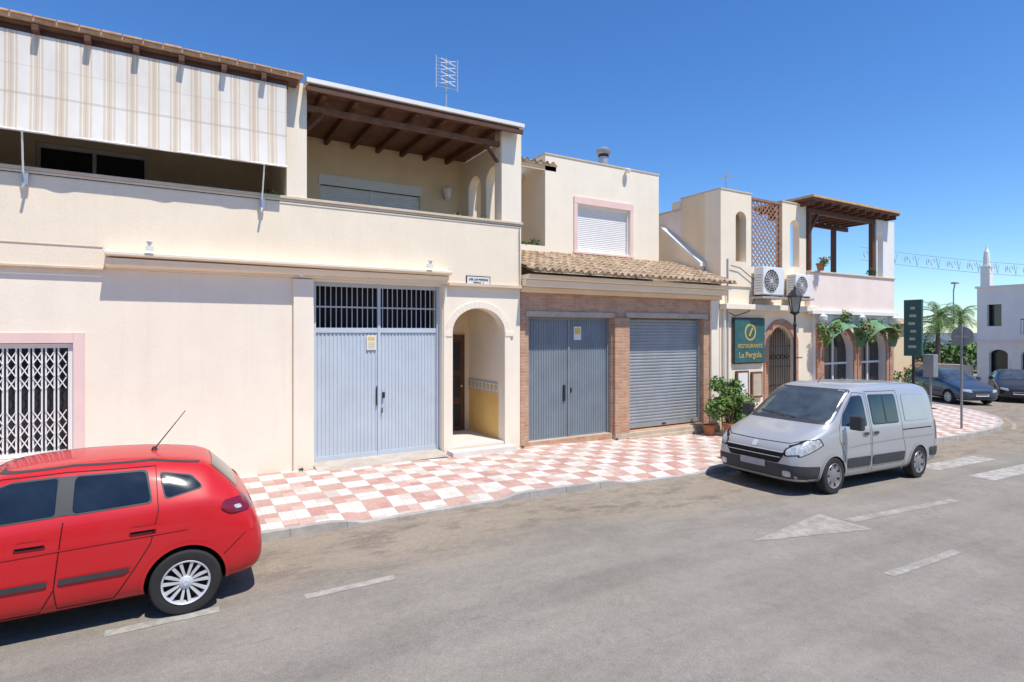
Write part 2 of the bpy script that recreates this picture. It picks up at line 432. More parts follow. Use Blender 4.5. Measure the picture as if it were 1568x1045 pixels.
# ------------------------------------------------------------------ roof tiles
def tiles(b,u0,u1,v0,z0,v1,z1,mat,p=.21,row=.36):
    L=math.hypot(v1-v0,z1-z0); nr=max(1,round(L/row)); ncol=round((u1-u0)/p); p=(u1-u0)/ncol
    dv,dz=(v1-v0)/L,(z1-z0)/L
    prof=[]
    K=10
    for k in range(K):
        t=k/K
        if t<.62: h=.055*math.sin(math.pi*t/.62)
        else: h=-.02*math.sin(math.pi*(t-.62)/.38)
        prof.append((t*p,h))
    us=[(c*p+x,h,c) for c in range(ncol) for x,h in prof]+[(ncol*p,0,ncol-1)]
    jit={(c,r):random.uniform(-.014,.014) for c in range(ncol) for r in range(nr)}
    vs=[];fs=[];n=len(us)
    for r in range(nr):
        for s_,lift in ((r/nr,.03),((r+1)/nr,.0)):
            for (x,h,c) in us:
                s2=s_*L+jit[(c,r)]
                hh=h+lift+jit[(c,r)]*.3
                vs.append((u0+x, v0+dv*s2-dz*hh, z0+dz*s2+dv*hh))
    for k in range(2*nr-1):
        for i in range(n-1): fs.append((k*n+i,k*n+i+1,(k+1)*n+i+1,(k+1)*n+i))
    b.add(vs,fs,mat)
    vs=[];fs=[]
    for (x,h,c) in us:
        vs.append((u0+x,v0-dz*(h+.03)+.012,z0+dv*(h+.03)-.014)); vs.append((u0+x,v0+.012,z0-.03))
    for i in range(n-1): fs.append((2*i,2*i+2,2*i+3,2*i+1))
    b.add(vs,fs,mat)
    b.face([(u0,v0,z0-.032),(u1,v0,z0-.032),(u1,v1,z1-.032),(u0,v1,z1-.032)],CREAM)

def corrug(b,u0,u1,v,z0,z1,mat,p=.075,d=.014):
    n=max(1,round((u1-u0)/p)); p=(u1-u0)/n
    pts=[]
    for i in range(n):
        pts+=[(u0+i*p,0),(u0+(i+.42)*p,0),(u0+(i+.5)*p,-d),(u0+(i+.92)*p,-d)]
    pts.append((u1,0))
    vs=[];fs=[]
    for x,dd in pts: vs+=[(x,v+dd,z0),(x,v+dd,z1)]
    for i in range(len(pts)-1): fs.append((2*i,2*i+2,2*i+3,2*i+1))
    b.add(vs,fs,mat)
def slats(b,u0,u1,v,z0,z1,mat,p=.075,d=.012):
    n=max(1,round((z1-z0)/p)); p=(z1-z0)/n
    pts=[]
    for i in range(n):
        a=z0+i*p; pts+=[(a,0),(a+.12*p,-d*.2),(a+.3*p,-d),(a+.7*p,-d),(a+.9*p,-d*.3)]
    pts.append((z1,0)); vs=[];fs=[]
    for z,dd in pts: vs+=[(u0,v+dd,z),(u1,v+dd,z)]
    for i in range(len(pts)-1): fs.append((2*i,2*i+1,2*i+3,2*i+2))
    b.add(vs,fs,mat)

def leaves(b,c,r,n,mat,size=.06,shell=.55):
    c=Vector(c)
    for _ in range(n):
        d=Vector((random.gauss(0,1),random.gauss(0,1),random.gauss(0,1))).normalized()
        rr=shell+(1-shell)*random.random()
        rr*=.85+.25*math.sin(d.x*5+c.x*3)*math.cos(d.z*4+c.y)
        p=c+Vector((d.x*r[0],d.y*r[1],d.z*r[2]))*rr
        nrm=(d+Vector((random.gauss(0,.6),random.gauss(0,.6),random.gauss(0,.6)+.4))).normalized()
        a=nrm.orthogonal().normalized(); a=Matrix.Rotation(random.random()*6.28,3,nrm)@a; q=nrm.cross(a)
        s_=size*random.uniform(.6,1.3)
        b.face([p-a*s_,p-q*s_*.45,p+a*s_,p+q*s_*.45],mat)

# ------------------------------------------------------------------ building A
A=empty('apartment_building')
w=MB('ground_floor_wall',A)
w.wall('x',-14,6.82,-.3,3.64,11.35,11.62,[dict(a0=-3.5,a1=-1.49,b=.66,t=2.44),dict(a0=2.2,a1=4.86,b=.0,t=3.60),dict(a0=5.10,a1=6.40,b=.1,t=2.62,r=.53)],CREAM2)
w.box(-14,1.83,13.9,21,-.3,4.1,CREAM2)
w.box(2.19,4.87,11.30,11.90,-.3,-.002,CREAM2)
w.hexa([(2.20,11.0,.0),(4.86,11.0,.0),(4.86,11.9,.0),(2.20,11.9,.0),(2.20,11.0,.004),(4.86,11.0,.004),(4.86,11.9,.12),(2.20,11.9,.12)],CONC2)
w.done()
w=MB('upper_parapet_wall',A)
w.box(-14,6.82,11.29,11.50,3.643,5.10,CREAM)
w.box(-14,6.86,11.26,11.53,5.102,5.155,TRIM)
w.box(6.60,6.82,11.502,13.9,3.643,5.10,CREAM)
w.box(6.58,6.86,11.532,13.9,5.102,5.155,TRIM)
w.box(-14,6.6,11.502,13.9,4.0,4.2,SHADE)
w.done(bevel=.008)
w=MB('ledge',A)
w.hexa([(-1.06,11.02,3.85),(4.97,11.02,3.85),(4.97,11.288,3.81),(-1.06,11.288,3.81),(-1.06,11.02,3.90),(4.97,11.02,3.90),(4.97,11.288,3.95),(-1.06,11.288,3.95)],CREAM)
w.hexa([(-1.06,11.12,3.70),(4.97,11.24,3.72),(4.97,11.287,3.72),(-1.06,11.287,3.66),(-1.06,11.10,3.807),(4.97,11.20,3.807),(4.97,11.287,3.807),(-1.06,11.287,3.807)],CREAM)
w.box(4.975,6.82,11.24,11.289,3.62,3.69,TRIM)
w.box(-14,-1.065,11.26,11.289,3.615,3.655,TRIM)
w.done(bevel=.006)
w=MB('pilasters',A)
w.box(1.82,2.18,11.28,11.348,-.2,3.62,CREAM2)
w.box(4.88,4.95,11.31,11.348,-.2,3.62,CREAM2)
w.done(bevel=.01)
w=MB('arch_surround',A)
def archband(b,a0,a1,z0,zs,rise,wd,v0,v1,mat):
    mid=(a0+a1)/2;hf=(a1-a0)/2
    pin=[(a0,z0),(a0,zs)]+[(mid-hf*math.cos(math.pi*k/20),zs+rise*math.sin(math.pi*k/20)) for k in range(1,20)]+[(a1,zs),(a1,z0)]
    H=hf+wd;R=rise+wd
    pout=[(mid-H,z0),(mid-H,zs)]+[(mid-H*math.cos(math.pi*k/20),zs+R*math.sin(math.pi*k/20)) for k in range(1,20)]+[(mid+H,zs),(mid+H,z0)]
    for i in range(len(pin)-1):
        p,q,r_,t=pin[i],pin[i+1],pout[i+1],pout[i]
        b.hexa([(p[0],v0,p[1]),(q[0],v0,q[1]),(r_[0],v0,r_[1]),(t[0],v0,t[1]),(p[0],v1,p[1]),(q[0],v1,q[1]),(r_[0],v1,r_[1]),(t[0],v1,t[1])],mat)
archband(w,5.10,6.40,-.05,2.62,.53,.15,11.32,11.348,CREAM2)
w.box(4.90,5.09,11.305,11.345,2.52,2.62,CREAM2); w.box(6.41,6.64,11.305,11.345,2.52,2.62,CREAM2)
w.done(bevel=.006)
w=MB('entrance_vestibule',A)
w.box(4.9,5.095,11.625,13.2,0,3.6,CREAM2)
w.box(6.405,6.6,11.625,13.2,1.42,3.6,CREAM2)
w.box(6.405,6.6,11.625,13.2,0,1.2,OCHRE)
w.box(4.9,6.6,13.21,13.4,0,3.6,WARM)
w.box(5.1,6.4,11.625,13.2,3.3,3.6,CREAM2)
w.box(5.1,6.4,11.36,13.2,-.2,.12,STEP)
w.box(4.96,6.52,10.98,11.30,-.2,.06,STEP)
for k in range(8):
    a=11.63+k*.196
    w.box(6.38,6.404,a,a+.19,1.215,1.40,WFRAME)
    w.lathe([(.075,-.003),(.075,.003)],(6.378,a+.095,1.31),'x',GOLD,8)
    w.lathe([(.04,-.004),(.04,.004)],(6.377,a+.095,1.31),'x',BLUEL,8)
w.box(6.375,6.404,11.63,13.2,1.19,1.213,BLUEL); w.box(6.375,6.404,11.63,13.2,1.402,1.42,BLUEL)
w.done()
w=MB('entrance_door',A)
w.box(5.12,6.25,13.14,13.205,.125,2.55,WOOD)
for z0,z1 in ((.25,.8),(.95,1.5),(1.65,2.35)):
    for a in (5.2,5.72): w.box(a,a+.40,13.115,13.139,z0,z1,IRON)
w.lathe([(.03,0),(.035,-.03),(.01,-.05)],(6.15,13.13,1.25),'y',GOLD,10)
w.done(bevel=.006)
w=MB('garage_door',A)
corrug(w,2.27,3.50,11.56,.06,2.60,BLUEL); corrug(w,3.56,4.80,11.56,.06,2.60,BLUEL)
w.box(2.20,2.27,11.50,11.60,.0,3.6,BLUEL); w.box(4.80,4.86,11.50,11.60,.0,3.6,BLUEL)
w.box(3.50,3.56,11.52,11.58,.06,3.6,BLUEL)
w.box(2.272,3.498,11.53,11.57,2.602,2.70,BLUEL); w.box(3.562,4.798,11.53,11.57,2.602,2.70,BLUEL)
w.box(2.272,3.498,11.53,11.555,.05,.16,BLUEL); w.box(3.562,4.798,11.53,11.555,.05,.16,BLUEL)
w.box(2.272,3.498,11.53,11.57,3.52,3.60,BLUEL);w.box(3.562,4.798,11.53,11.57,3.52,3.60,BLUEL)
w.box(2.272,3.498,11.535,11.555,3.1,3.13,GRILL);w.box(3.562,4.798,11.535,11.555,3.1,3.13,GRILL)
k=2.35
while k<4.78:
    if abs(k-3.53)>.05: w.tube([(k,11.545,2.70),(k,11.545,3.52)],.010,GRILL,6)
    k+=.105
w.box(3.47,3.49,11.50,11.53,1.1,1.5,IRON); w.box(3.60,3.64,11.49,11.54,1.25,1.37,IRON)
w.box(3.58,3.60,11.50,11.53,.95,1.05,IRON)
w.box(2.2,4.86,11.91,11.93,-.1,3.6,DARK)
w.done()
w=MB('garage_notice',A)
w.box(3.27,3.47,11.525,11.534,2.25,2.55,PLATE); w.box(3.30,3.44,11.521,11.524,2.45,2.52,YEL); 
for k in range(4): w.box(3.30,3.44,11.521,11.524,2.29+k*.035,2.30+k*.035,YEL)
w.done()
ns=MB('street_name_plaque',A)
ns.box(5.42,5.98,11.268,11.2745,3.66,3.84,PLATE) ; ns.box(5.40,6.0,11.275,11.2885,3.64,3.86,IRON)
ns.done()
text('plaque_text','URB. LAS MORERAS',(5.70,11.263,3.765),.055,TXT,A); text('plaque_text_2','PORTAL  4',(5.70,11.263,3.69),.055,TXT,A)
w=MB('ground_window',A)
w.box(-1.488,-1.34,11.32,11.348,.50,2.60,PINK); w.box(-3.65,-1.49,11.32,11.348,2.44,2.60,PINK); w.box(-3.65,-3.502,11.32,11.348,.5,2.438,PINK); w.box(-3.5,-1.49,11.30,11.348,.50,.655,PINK)
w.box(-3.5,-1.49,11.6,11.62,.66,2.44,DARK)
w.box(-3.5,-1.49,11.56,11.60,.66,.72,WFRAME); w.box(-2.53,-2.47,11.56,11.60,.72,2.4,WFRAME)
w.box(-3.46,-2.54,11.58,11.595,.72,2.4,GLASSW); w.box(-2.46,-1.5,11.58,11.595,.72,2.4,GLASSW)
w.box(-3.5,-1.49,11.38,11.43,2.36,2.43,WFRAME); w.box(-3.5,-1.49,11.38,11.43,.67,.73,WFRAME); w.box(-1.56,-1.50,11.38,11.43,.73,2.36,WFRAME)
u=-3.45
while u<-1.60:
    w.box(u,u+.022,11.395,11.41,.73,2.36,WFRAME); w.box(u+.05,u+.072,11.395,11.41,.73,2.36,WFRAME)
    for zz in (.80,1.0,1.2,1.72,1.92,2.12):
        w.beam((u+.06,11.390,zz),(u+.165,11.390,zz+.18),.012,.014,WFRAME); w.beam((u+.06,11.383,zz+.18),(u+.165,11.383,zz),.012,.014,WFRAME)
    u+=.155
w.done()
w=MB('upper_back_wall',A)
w.wall('x',-14,6.82,4.2,7.2,13.9,14.1,[dict(a0=-2.4,a1=-.6,b=4.3,t=6.25),dict(a0=2.84,a1=5.34,b=4.3,t=6.34),dict(a0=-6,a1=-4,b=4.3,t=6.2)],WARM)
w.box(-14,6.82,14.3,21,4.2,7.18,CREAM)
w.box(1.72,2.02,11.5,13.9,4.2,7.15,CREAM)
w.done()
w=MB('balcony_posts',A)
w.box(1.70,2.06,11.29,11.62,5.158,7.32,CREAM2)
w.box(6.30,6.82,11.29,11.62,5.158,7.27,CREAM2)
w.wall('y',11.62,13.9,5.158,7.15,6.56,6.80,[dict(a0=11.85,a1=12.55,b=5.158,t=6.3,r=.35),dict(a0=12.85,a1=13.55,b=5.158,t=6.3,r=.35)],CREAM)
w.done(bevel=.01)
w=MB('balcony_windows',A)
w.box(-2.4,-.6,14.02,14.05,4.3,6.25,GLASSW); 
for a in (-2.4,-1.53,-.66): w.box(a,a+.06,13.98,14.02,4.3,6.25,WFRAME)
w.box(-2.4,-.6,13.975,14.02,6.17,6.25,WFRAME)
w.box(-6,-4,14.02,14.05,4.3,6.2,GLASSW)
slats(w,2.84,4.06,13.97,4.3,6.12,SHUT,.05,.008); slats(w,4.12,5.34,13.97,4.3,6.12,SHUT,.05,.008)
w.box(2.80,5.38,13.86,13.899,6.12,6.36,SHUT); w.box(4.06,4.12,13.94,14.0,4.3,6.12,WFRAME)
w.box(2.84,5.34,14.03,14.05,4.3,6.34,DARK)
w.done()
w=MB('pergola_roof_left_bay',A)
w.box(-14,1.86,10.98,14.6,7.20,7.25,WOODM)
w.box(-14,1.69,11.05,11.10,7.06,7.198,WOOD)
u=-13.9
while u<1.6:
    w.box(u,u+.085,11.102,13.89,7.03,7.198,WOOD); w.box(u,u+.085,10.88,11.048,7.10,7.195,WOOD); u+=.63
w.box(-14,1.69,11.30,11.42,6.90,7.028,WOOD)
w.box(-14,1.9,10.93,14.6,7.252,7.31,EAVE)
k=-14
while k<1.85:
    w.box(k,k+.26,10.90,11.3,7.312,7.335+random.uniform(0,.012),EAVE); k+=.275
w.done(bevel=.006)
w=MB('pergola_roof_right_bay',A)
w.box(2.05,6.62,11.05,14.2,7.20,7.24,WOODM)
w.box(2.0,6.72,10.97,14.3,7.245,7.33,WHITE)
w.box(2.0,6.70,11.0,11.06,7.10,7.198,WOOD)
u=2.3
while u<6.6:
    w.box(u,u+.09,11.07,13.895,7.06,7.198,WOOD); u+=.62
w.box(2.06,6.29,11.36,11.46,6.86,6.97,WOODM)
w.beam((2.10,11.4,6.5),(2.4,11.4,6.85),.06,.06,WOOD)
w.beam((6.25,11.4,6.5),(5.95,11.4,6.85),.06,.06,WOOD)
w.done(bevel=.006)
w=MB('striped_blind',A)
NU,NZ=260,12
vs=[];fs=[]
for i in range(NU+1):
    u=-13.5+(1.66+13.5)*i/NU
    for j in range(NZ+1):
        t=j/NZ; z=7.10-(7.10-5.60)*t
        v=11.02+.05*math.sin(t*2.5)+.014*math.sin(u*5.1)*t-.10*t+.012*math.sin(u*13)*t*(1-.5*t)
        z+= .008*math.sin(u*9)*t
        vs.append((u,v,z))
for i in range(NU):
    for j in range(NZ): fs.append((i*(NZ+1)+j,(i+1)*(NZ+1)+j,(i+1)*(NZ+1)+j+1,i*(NZ+1)+j+1))
w.add(vs,fs,STRIPE); w.tube([(-13.5,10.96,5.61),(1.66,10.96,5.61)],.018,WFRAME,6)
w.done(smooth=True)
w=MB('blind_arms',A)
for u in (-2.05,1.28):
    w.tube([(u,10.97,5.62),(u-.02,11.15,5.02)],.014,WFRAME,6); w.box(u-.05,u+.03,11.2,11.249,4.86,5.04,GREYM); w.beam((u-.01,11.22,4.86),(u-.03,11.14,4.78),.03,.04,GREYM)
w.done()
w=MB('wall_spotlights',A)
for u in (-.45,4.45):
    w.box(u-.06,u+.06,10.98,11.06,3.95,4.02,WFRAME); w.lathe([(.02,0),(.05,.07),(.045,.08)],(u,11.0,4.02),'z',WFRAME,12)
w.lathe([(.05,0),(.06,-.05),(.02,-.1)],(1.95,11.27,3.72),'y',WFRAME,12)
w.done()
w=MB('balcony_lantern',A)
w.box(6.0,6.08,13.84,13.89,6.15,6.35,IRON); w.lathe([(.03,0),(.09,.05),(.11,.25),(.12,.27),(.02,.36)],(6.04,13.74,6.1),'z',WFRAME,6)
w.done()
w=MB('facade_cables',A)
w.tube([(-14,11.27,5.06),(1.5,11.27,5.045),(6.8,11.27,5.06)],.007,IRON,5)
w.tube([(6.75,11.26,5.0),(6.77,11.26,3.65)],.008,IRON,5)
w.tube([(-14,11.28,3.98),(-1.1,11.28,3.99)],.006,TRIM,5)
w.done()
pl=MB('balcony_flowers')
for (u,v) in ((6.1,11.75),(6.45,12.3),(6.45,13.3),(1.45,11.7),(5.4,11.8)):
    leaves(pl,(u,v,5.22),(.16,.14,.14),90,LEAF,.04); leaves(pl,(u,v,5.25),(.14,.12,.13),14,FLOW,.03)
pl.done(recalc=False)
wg=MB('pavement_weeds')
for (u,v) in ((1.95,11.22),(6.85,11.3),(9.7,11.3)):
    leaves(wg,(u,v,g(u)+.03),(.08,.04,.05),30,LEAF2,.025,.2)
wg.done(recalc=False)
an=empty('tv_antenna')
w=MB('mast',an); w.tube([(6.55,15,7.2),(6.55,15,10.45)],.026,GREYM,8)
w.box(6.52,6.58,14.97,15.03,7.1,7.3,GREYM); w.done()
w=MB('panel_reflector',an)
for a in (6.22,6.88):
    w.beam((a,14.95,9.55),(a,14.95,10.45),.03,.03,GREYM)
for k in range(9): w.beam((6.24,14.95,9.60+k*.098),(6.86,14.95,9.60+k*.098),.010,.010,GREYM)
for k in range(4):
    z=9.72+k*.19
    for sx in (-1,1):
        w.beam((6.55,14.86,z),(6.55+sx*.22,14.86,z+.07),.012,.012,WFRAME); w.beam((6.55,14.86,z),(6.55+sx*.22,14.86,z-.07),.012,.012,WFRAME)
w.done()

# ------------------------------------------------------------------ building B
B=empty('garage_building')
w=MB('brick_front_wall',B)
w.wall('x',6.86,13.68,-.7,3.56,11.45,11.75,[dict(a0=7.12,a1=9.66,b=.0,t=2.98),dict(a0=10.24,a1=13.1,b=-.02,t=3.0)],BRICK)
w.box(6.87,13.67,11.755,19,-.7,3.9,CREAM2)
w.done()
w=MB('plinth_and_lintels',B)
w.box(7.02,9.75,11.42,11.448,2.99,3.12,CONC2); w.box(10.12,13.25,11.42,11.448,3.01,3.14,CONC2)
w.box(9.70,13.68,11.34,11.448,-.7,-.03,PLINTH) ; w.box(10.1,13.6,11.28,11.338,-.7,-.14,PLINTH)
w.box(6.86,7.0,11.40,11.447,-.3,3.55,BRICK)
w.box(9.7,10.2,11.36,11.447,-.028,2.985,BRICK)
w.box(13.35,13.68,11.38,11.447,-.028,3.55,CREAM2)
w.done(bevel=.01)
w=MB('cornice',B)
w.box(6.84,13.70,11.28,11.75,3.56,3.68,WARM); w.box(6.84,13.72,11.12,11.75,3.682,3.84,CREAM); w.box(6.84,13.74,10.98,11.75,3.842,3.95,CREAM)
w.done(bevel=.02)
w=MB('tiled_roof',B)
tiles(w,6.86,13.75,10.80,4.01,13.02,4.80,TILE)
w.done(smooth=True,recalc=False)
w=MB('double_metal_door',B)
corrug(w,7.18,8.36,11.62,.02,2.95,BLUED); corrug(w,8.42,9.60,11.62,.02,2.95,BLUED)
w.box(7.12,7.18,11.56,11.66,-.1,2.98,BLUED); w.box(9.60,9.66,11.56,11.66,-.1,2.98,BLUED); w.box(8.36,8.42,11.58,11.64,.0,2.95,BLUED); w.box(7.182,9.598,11.57,11.65,2.92,2.978,BLUED)
w.box(8.22,8.28,11.58,11.60,.9,1.3,IRON); w.box(7.182,9.598,11.6,11.63,-.12,.03,BLUED); w.box(8.44,8.47,11.57,11.60,1.1,1.22,IRON)
w.box(8.55,8.78,11.590,11.600,2.42,2.76,PLATE); w.box(8.58,8.75,11.586,11.589,2.56,2.72,YEL); 
w.box(7.12,9.66,11.7,11.72,-.1,2.98,DARK)
w.done()
w=MB('roller_shutter',B)
slats(w,10.26,13.08,11.66,.14,2.98,GREYSH,.085,.016); w.box(10.24,10.30,11.58,11.70,-.02,2.99,GREYSH); w.box(13.04,13.1,11.58,11.70,-.02,2.99,GREYSH); w.box(10.30,13.04,11.61,11.68,.02,.14,GREYSH)
w.box(11.6,11.75,11.60,11.62,.05,.09,IRON)
w.done()
w=MB('upper_volume',B)
w.wall('x',8.62,12.86,4.3,7.5,13.0,13.25,[dict(a0=9.70,a1=11.66,b=4.94,t=6.26)],CREAM2)
w.box(8.62,12.86,13.252,18.5,4.0,7.5,CREAM2)
w.box(8.60,12.88,12.98,18.52,7.502,7.54,TRIM)
w.done()
w=MB('upper_window',B)
w.box(9.58,9.698,12.965,12.998,4.90,6.27,PINK); w.box(11.662,11.78,12.965,12.998,4.90,6.27,PINK); w.box(9.58,11.78,12.96,12.998,6.272,6.46,PINK); w.box(9.55,11.81,12.93,12.998,4.85,4.898,PINK)
slats(w,9.74,11.62,13.12,4.94,6.2,SHUT,.055,.01); w.box(9.70,9.74,13.05,13.15,4.94,6.26,WFRAME); w.box(11.62,11.66,13.05,13.15,4.94,6.26,WFRAME)
w.box(9.742,11.618,13.05,13.15,6.18,6.26,WFRAME)
w.done()
w=MB('side_recess',B)
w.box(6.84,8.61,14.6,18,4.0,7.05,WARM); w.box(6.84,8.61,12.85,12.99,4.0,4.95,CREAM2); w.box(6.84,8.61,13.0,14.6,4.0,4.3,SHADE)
w.box(6.84,8.61,14.1,18,7.052,7.2,CREAM2)
tiles(w,6.9,9.0,12.95,7.22,14.2,7.50,TILE); w.box(6.9,8.98,13.0,13.1,7.06,7.19,WARM)
w.done()
w=MB('gable_wing_wall',B)
w.hexa([(13.52,11.95,4.2),(13.68,11.95,4.2),(13.68,14.8,4.2),(13.52,14.8,4.2),(13.52,11.95,4.60),(13.68,11.95,4.60),(13.68,13.5,5.88),(13.52,13.5,5.88)],CREAM)
w.hexa([(13.46,11.9,4.60),(13.70,11.9,4.60),(13.70,13.5,5.90),(13.46,13.5,5.90),(13.46,11.9,4.72),(13.70,11.9,4.72),(13.70,13.5,6.02),(13.46,13.5,6.02)],WHITE)
w.done()
w=MB('chimney_flue',B)
w.tube([(11.64,14.2,7.5),(11.64,14.2,8.25)],.15,GREYM,14); w.lathe([(.20,0),(.23,.04),(.23,.14),(.18,.18),(.07,.24)],(11.64,14.2,8.28),'z',POLE,16); w.lathe([(.17,0),(.17,.05)],(11.64,14.2,8.2),'z',IRON,14)
w.done(smooth=True)
w=MB('rooftop_siren_lamp',B)
w.tube([(11.5,13.02,7.45),(11.5,12.9,7.4)],.03,WFRAME,8); w.lathe([(.02,0),(.08,.03),(.09,.1),(.03,.14)],(11.5,12.88,7.36),'z',WFRAME,12); w.done()
pl=MB('terrace_plants')
leaves(pl,(7.6,12.93,5.0),(.5,.12,.12),220,LEAF,.05); leaves(pl,(8.3,13.05,5.02),(.25,.15,.16),100,LEAF2,.05); pl.done(recalc=False)

# ------------------------------------------------------------------ building C
C=empty('restaurant_building')
w=MB('ground_floor',C)
w.wall('x',13.72,18.3,-.9,4.0,11.40,11.65,[dict(a0=15.95,a1=17.25,b=-.4,t=2.2,r=.62)],CREAM)
w.wall('x',18.3,23.2,-.9,3.36,11.30,11.6,[dict(a0=18.75,a1=20.55,b=-.5,t=1.9,r=.85),dict(a0=21.0,a1=22.7,b=-.5,t=1.9,r=.85)],WHITE)
w.box(13.72,23.2,12.8,18,-.9,3.9,WARM); w.box(13.72,15.9,11.66,12.8,-.9,3.9,CREAM2); w.box(17.3,18.7,11.66,12.8,-.9,3.9,CREAM2)
w.box(13.72,23.2,11.66,18,3.902,4.1,PINKW); w.box(23.0,23.2,11.62,12.79,-.9,3.9,WHITE)
w.done()
w=MB('brick_facings',C)
archband(w,15.95,17.25,-.6,2.2,.62,.22,11.36,11.398,BRICK2)
for a,b_ in ((18.32,18.56),(20.74,20.81),(22.89,23.15)): w.box(a,b_,11.24,11.298,-.9,2.9,BRICK2)
archband(w,18.75,20.55,-.5,1.9,.85,.18,11.262,11.297,BRICK2); archband(w,21.0,22.7,-.5,1.9,.85,.18,11.262,11.297,BRICK2)
w.done()
w=MB('iron_gate',C)
for k in range(11):
    a=16.02+k*.117; mid=16.6; zt=2.15+.6*math.sqrt(max(0,1-((a-mid)/.66)**2)); w.tube([(a,11.5,-.4),(a,11.5,zt)],.012,IRON,6)
for z in (.0,.9,1.5,2.15): w.box(15.96,17.24,11.49,11.51,z,z+.03,IRON)
for k in range(5):
    w.lathe([(.09,-.006),(.09,.006),(.07,.006),(.07,-.006)],(16.13+k*.235,11.5,1.83),'y',IRON,14,cap=False)
w.box(15.96,17.24,12.6,12.62,-.5,3.2,DARK); 
w.done()
w=MB('restaurant_interior',C)
for a,b_ in ((18.75,20.55),(21.0,22.7)):
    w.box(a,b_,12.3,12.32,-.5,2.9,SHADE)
    m_=(a+b_)/2
    w.box(m_-.04,m_+.04,11.5,11.55,.45,2.7,WHITE); w.box(a,m_-.041,11.5,11.55,1.5,1.57,WHITE); w.box(m_+.041,b_,11.5,11.55,1.5,1.57,WHITE); w.box(a,b_,11.45,11.55,-.5,.448,WHITE)
    w.box(a,m_-.05,11.56,11.58,.45,2.75,GLASSW); w.box(m_+.05,b_,11.56,11.58,.45,2.75,GLASSW)
w.done()
w=MB('green_awnings',C)
def qdome(b,u0,u1,v,zt,dep,h,mat):
    mid=(u0+u1)/2;hf=(u1-u0)/2;n=16;m=5;vs=[];fs=[]
    for i in range(n+1):
        a=math.pi*i/n
        for j in range(m+1):
            t=j/m
            vs.append((mid-(hf-.12+.12*t)*math.cos(a), v-dep*t*(.35+.65*math.sin(a)), zt-h+(h*(1-.28*t))*math.sin(a)-.05*t))
    for i in range(n):
        for j in range(m): fs.append((i*(m+1)+j,(i+1)*(m+1)+j,(i+1)*(m+1)+j+1,i*(m+1)+j+1))
    b.add(vs,fs,mat)
qdome(w,18.55,20.75,11.24,3.12,.5,1.0,GREENA); qdome(w,20.82,22.9,11.24,3.12,.5,1.0,GREENA)
w.done(smooth=True)
w=MB('terrace_front',C)
w.box(13.72,18.2,11.15,11.398,3.30,3.46,CREAM2)
w.box(17.9,23.2,11.24,11.42,3.365,4.60,PINKW); w.box(17.88,23.22,11.20,11.46,4.602,4.66,TRIM)
w.box(17.86,23.25,11.12,11.298,3.22,3.36,WHITE)
w.box(23.02,23.2,11.42,15.5,4.102,4.6,PINKW)
w.done(bevel=.01)
w=MB('wall_lamps',C)
for u in (18.44,20.78,23.0): w.lathe([(.05,0),(.12,.08),(.14,.2),(.05,.27)],(u,11.12,2.95),'z',WFRAME,10)
w.done()
w=MB('towers',C)
w.wall('x',13.72,15.10,4.0,6.84,11.36,11.6,[dict(a0=14.38,a1=14.86,b=4.75,t=6.05,r=.22)],CREAM)
w.box(13.72,15.1,11.95,12.9,4.0,6.84,WARM); w.box(13.72,13.95,11.602,11.948,4.0,6.84,CREAM); w.box(14.95,15.1,11.602,11.948,4.0,6.84,CREAM)
w.box(13.70,15.13,11.34,12.92,6.842,6.88,TRIM)
w.wall('x',16.62,17.88,4.0,6.80,11.36,11.6,[dict(a0=17.02,a1=17.52,b=4.75,t=6.05,r=.22)],CREAM)
w.box(16.6,17.9,11.34,11.62,6.802,6.84,TRIM)
w.box(15.1,16.62,11.38,11.58,3.9,4.62,CREAM)
w.box(13.74,13.94,12.902,18,3.9,6.50,PINKW); w.box(13.96,17.0,16.0,16.2,3.9,6.4,PINKW); w.box(13.72,13.95,12.902,18,6.502,6.56,TRIM)
w.box(13.73,13.94,12.922,13.3,6.562,6.80,CREAM)
w.box(22.5,23.18,11.24,11.44,4.662,6.75,WHITE)
w.wall('x',21.95,22.5,4.662,6.75,11.24,11.44,[dict(a0=22.02,a1=22.4,b=4.662,t=6.1,r=.2)],WHITE)
w.done()
w=MB('lattice_screen',C)
LATT=M('lattice_wood',(.36,.19,.11),.7,.25,6)
x0,x1,z0,z1=15.12,16.60,4.64,6.78
st=.19
def clipline(c,sgn):
    pts=[]
    for x in (x0,x1):
        z=sgn*(x-x0)+c
        if z0<=z<=z1: pts.append((x,z))
    for z in (z0,z1):
        x=(z-c)/sgn+x0
        if x0<x<x1: pts.append((x,z))
    return pts[:2] if len(pts)>=2 else None
c=z0-1.6
while c<z1+1.6:
    for sgn,y in ((1,11.43),(-1,11.45)):
        p=clipline(c,sgn)
        if p: w.beam((p[0][0],y,p[0][1]),(p[1][0],y,p[1][1]),.016,.035,LATT)
    c+=st
for a in (x0,x1-.07): w.box(a,a+.07,11.40,11.48,z0,z1,LATT)
w.box(x0+.07,x1-.07,11.40,11.48,z1-.07,z1,LATT)
w.done()
w=MB('terrace_pergola',C)
a0,a1,d0,d1=17.45,22.75,10.85,13.0
w.box(a0,a1,d0,d1,6.88,6.95,WOODM)
w.box(a0-.05,a1+.05,d0-.05,d1+.05,6.952,7.02,EAVE)
u=a0+.1
while u<a1-.1: w.box(u,u+.08,d0+.05,d1-.1,6.74,6.878,WOOD); u+=.5
w.box(17.9,a1,11.28,11.40,6.58,6.738,WOOD); w.box(17.9,a1,12.7,12.8,6.58,6.738,WOOD)
w.box(17.92,18.04,11.27,11.41,4.66,6.58,WOOD); w.box(21.75,21.9,11.27,11.41,4.66,6.58,WOOD); w.box(21.75,21.9,12.68,12.82,4.1,6.58,WOOD)
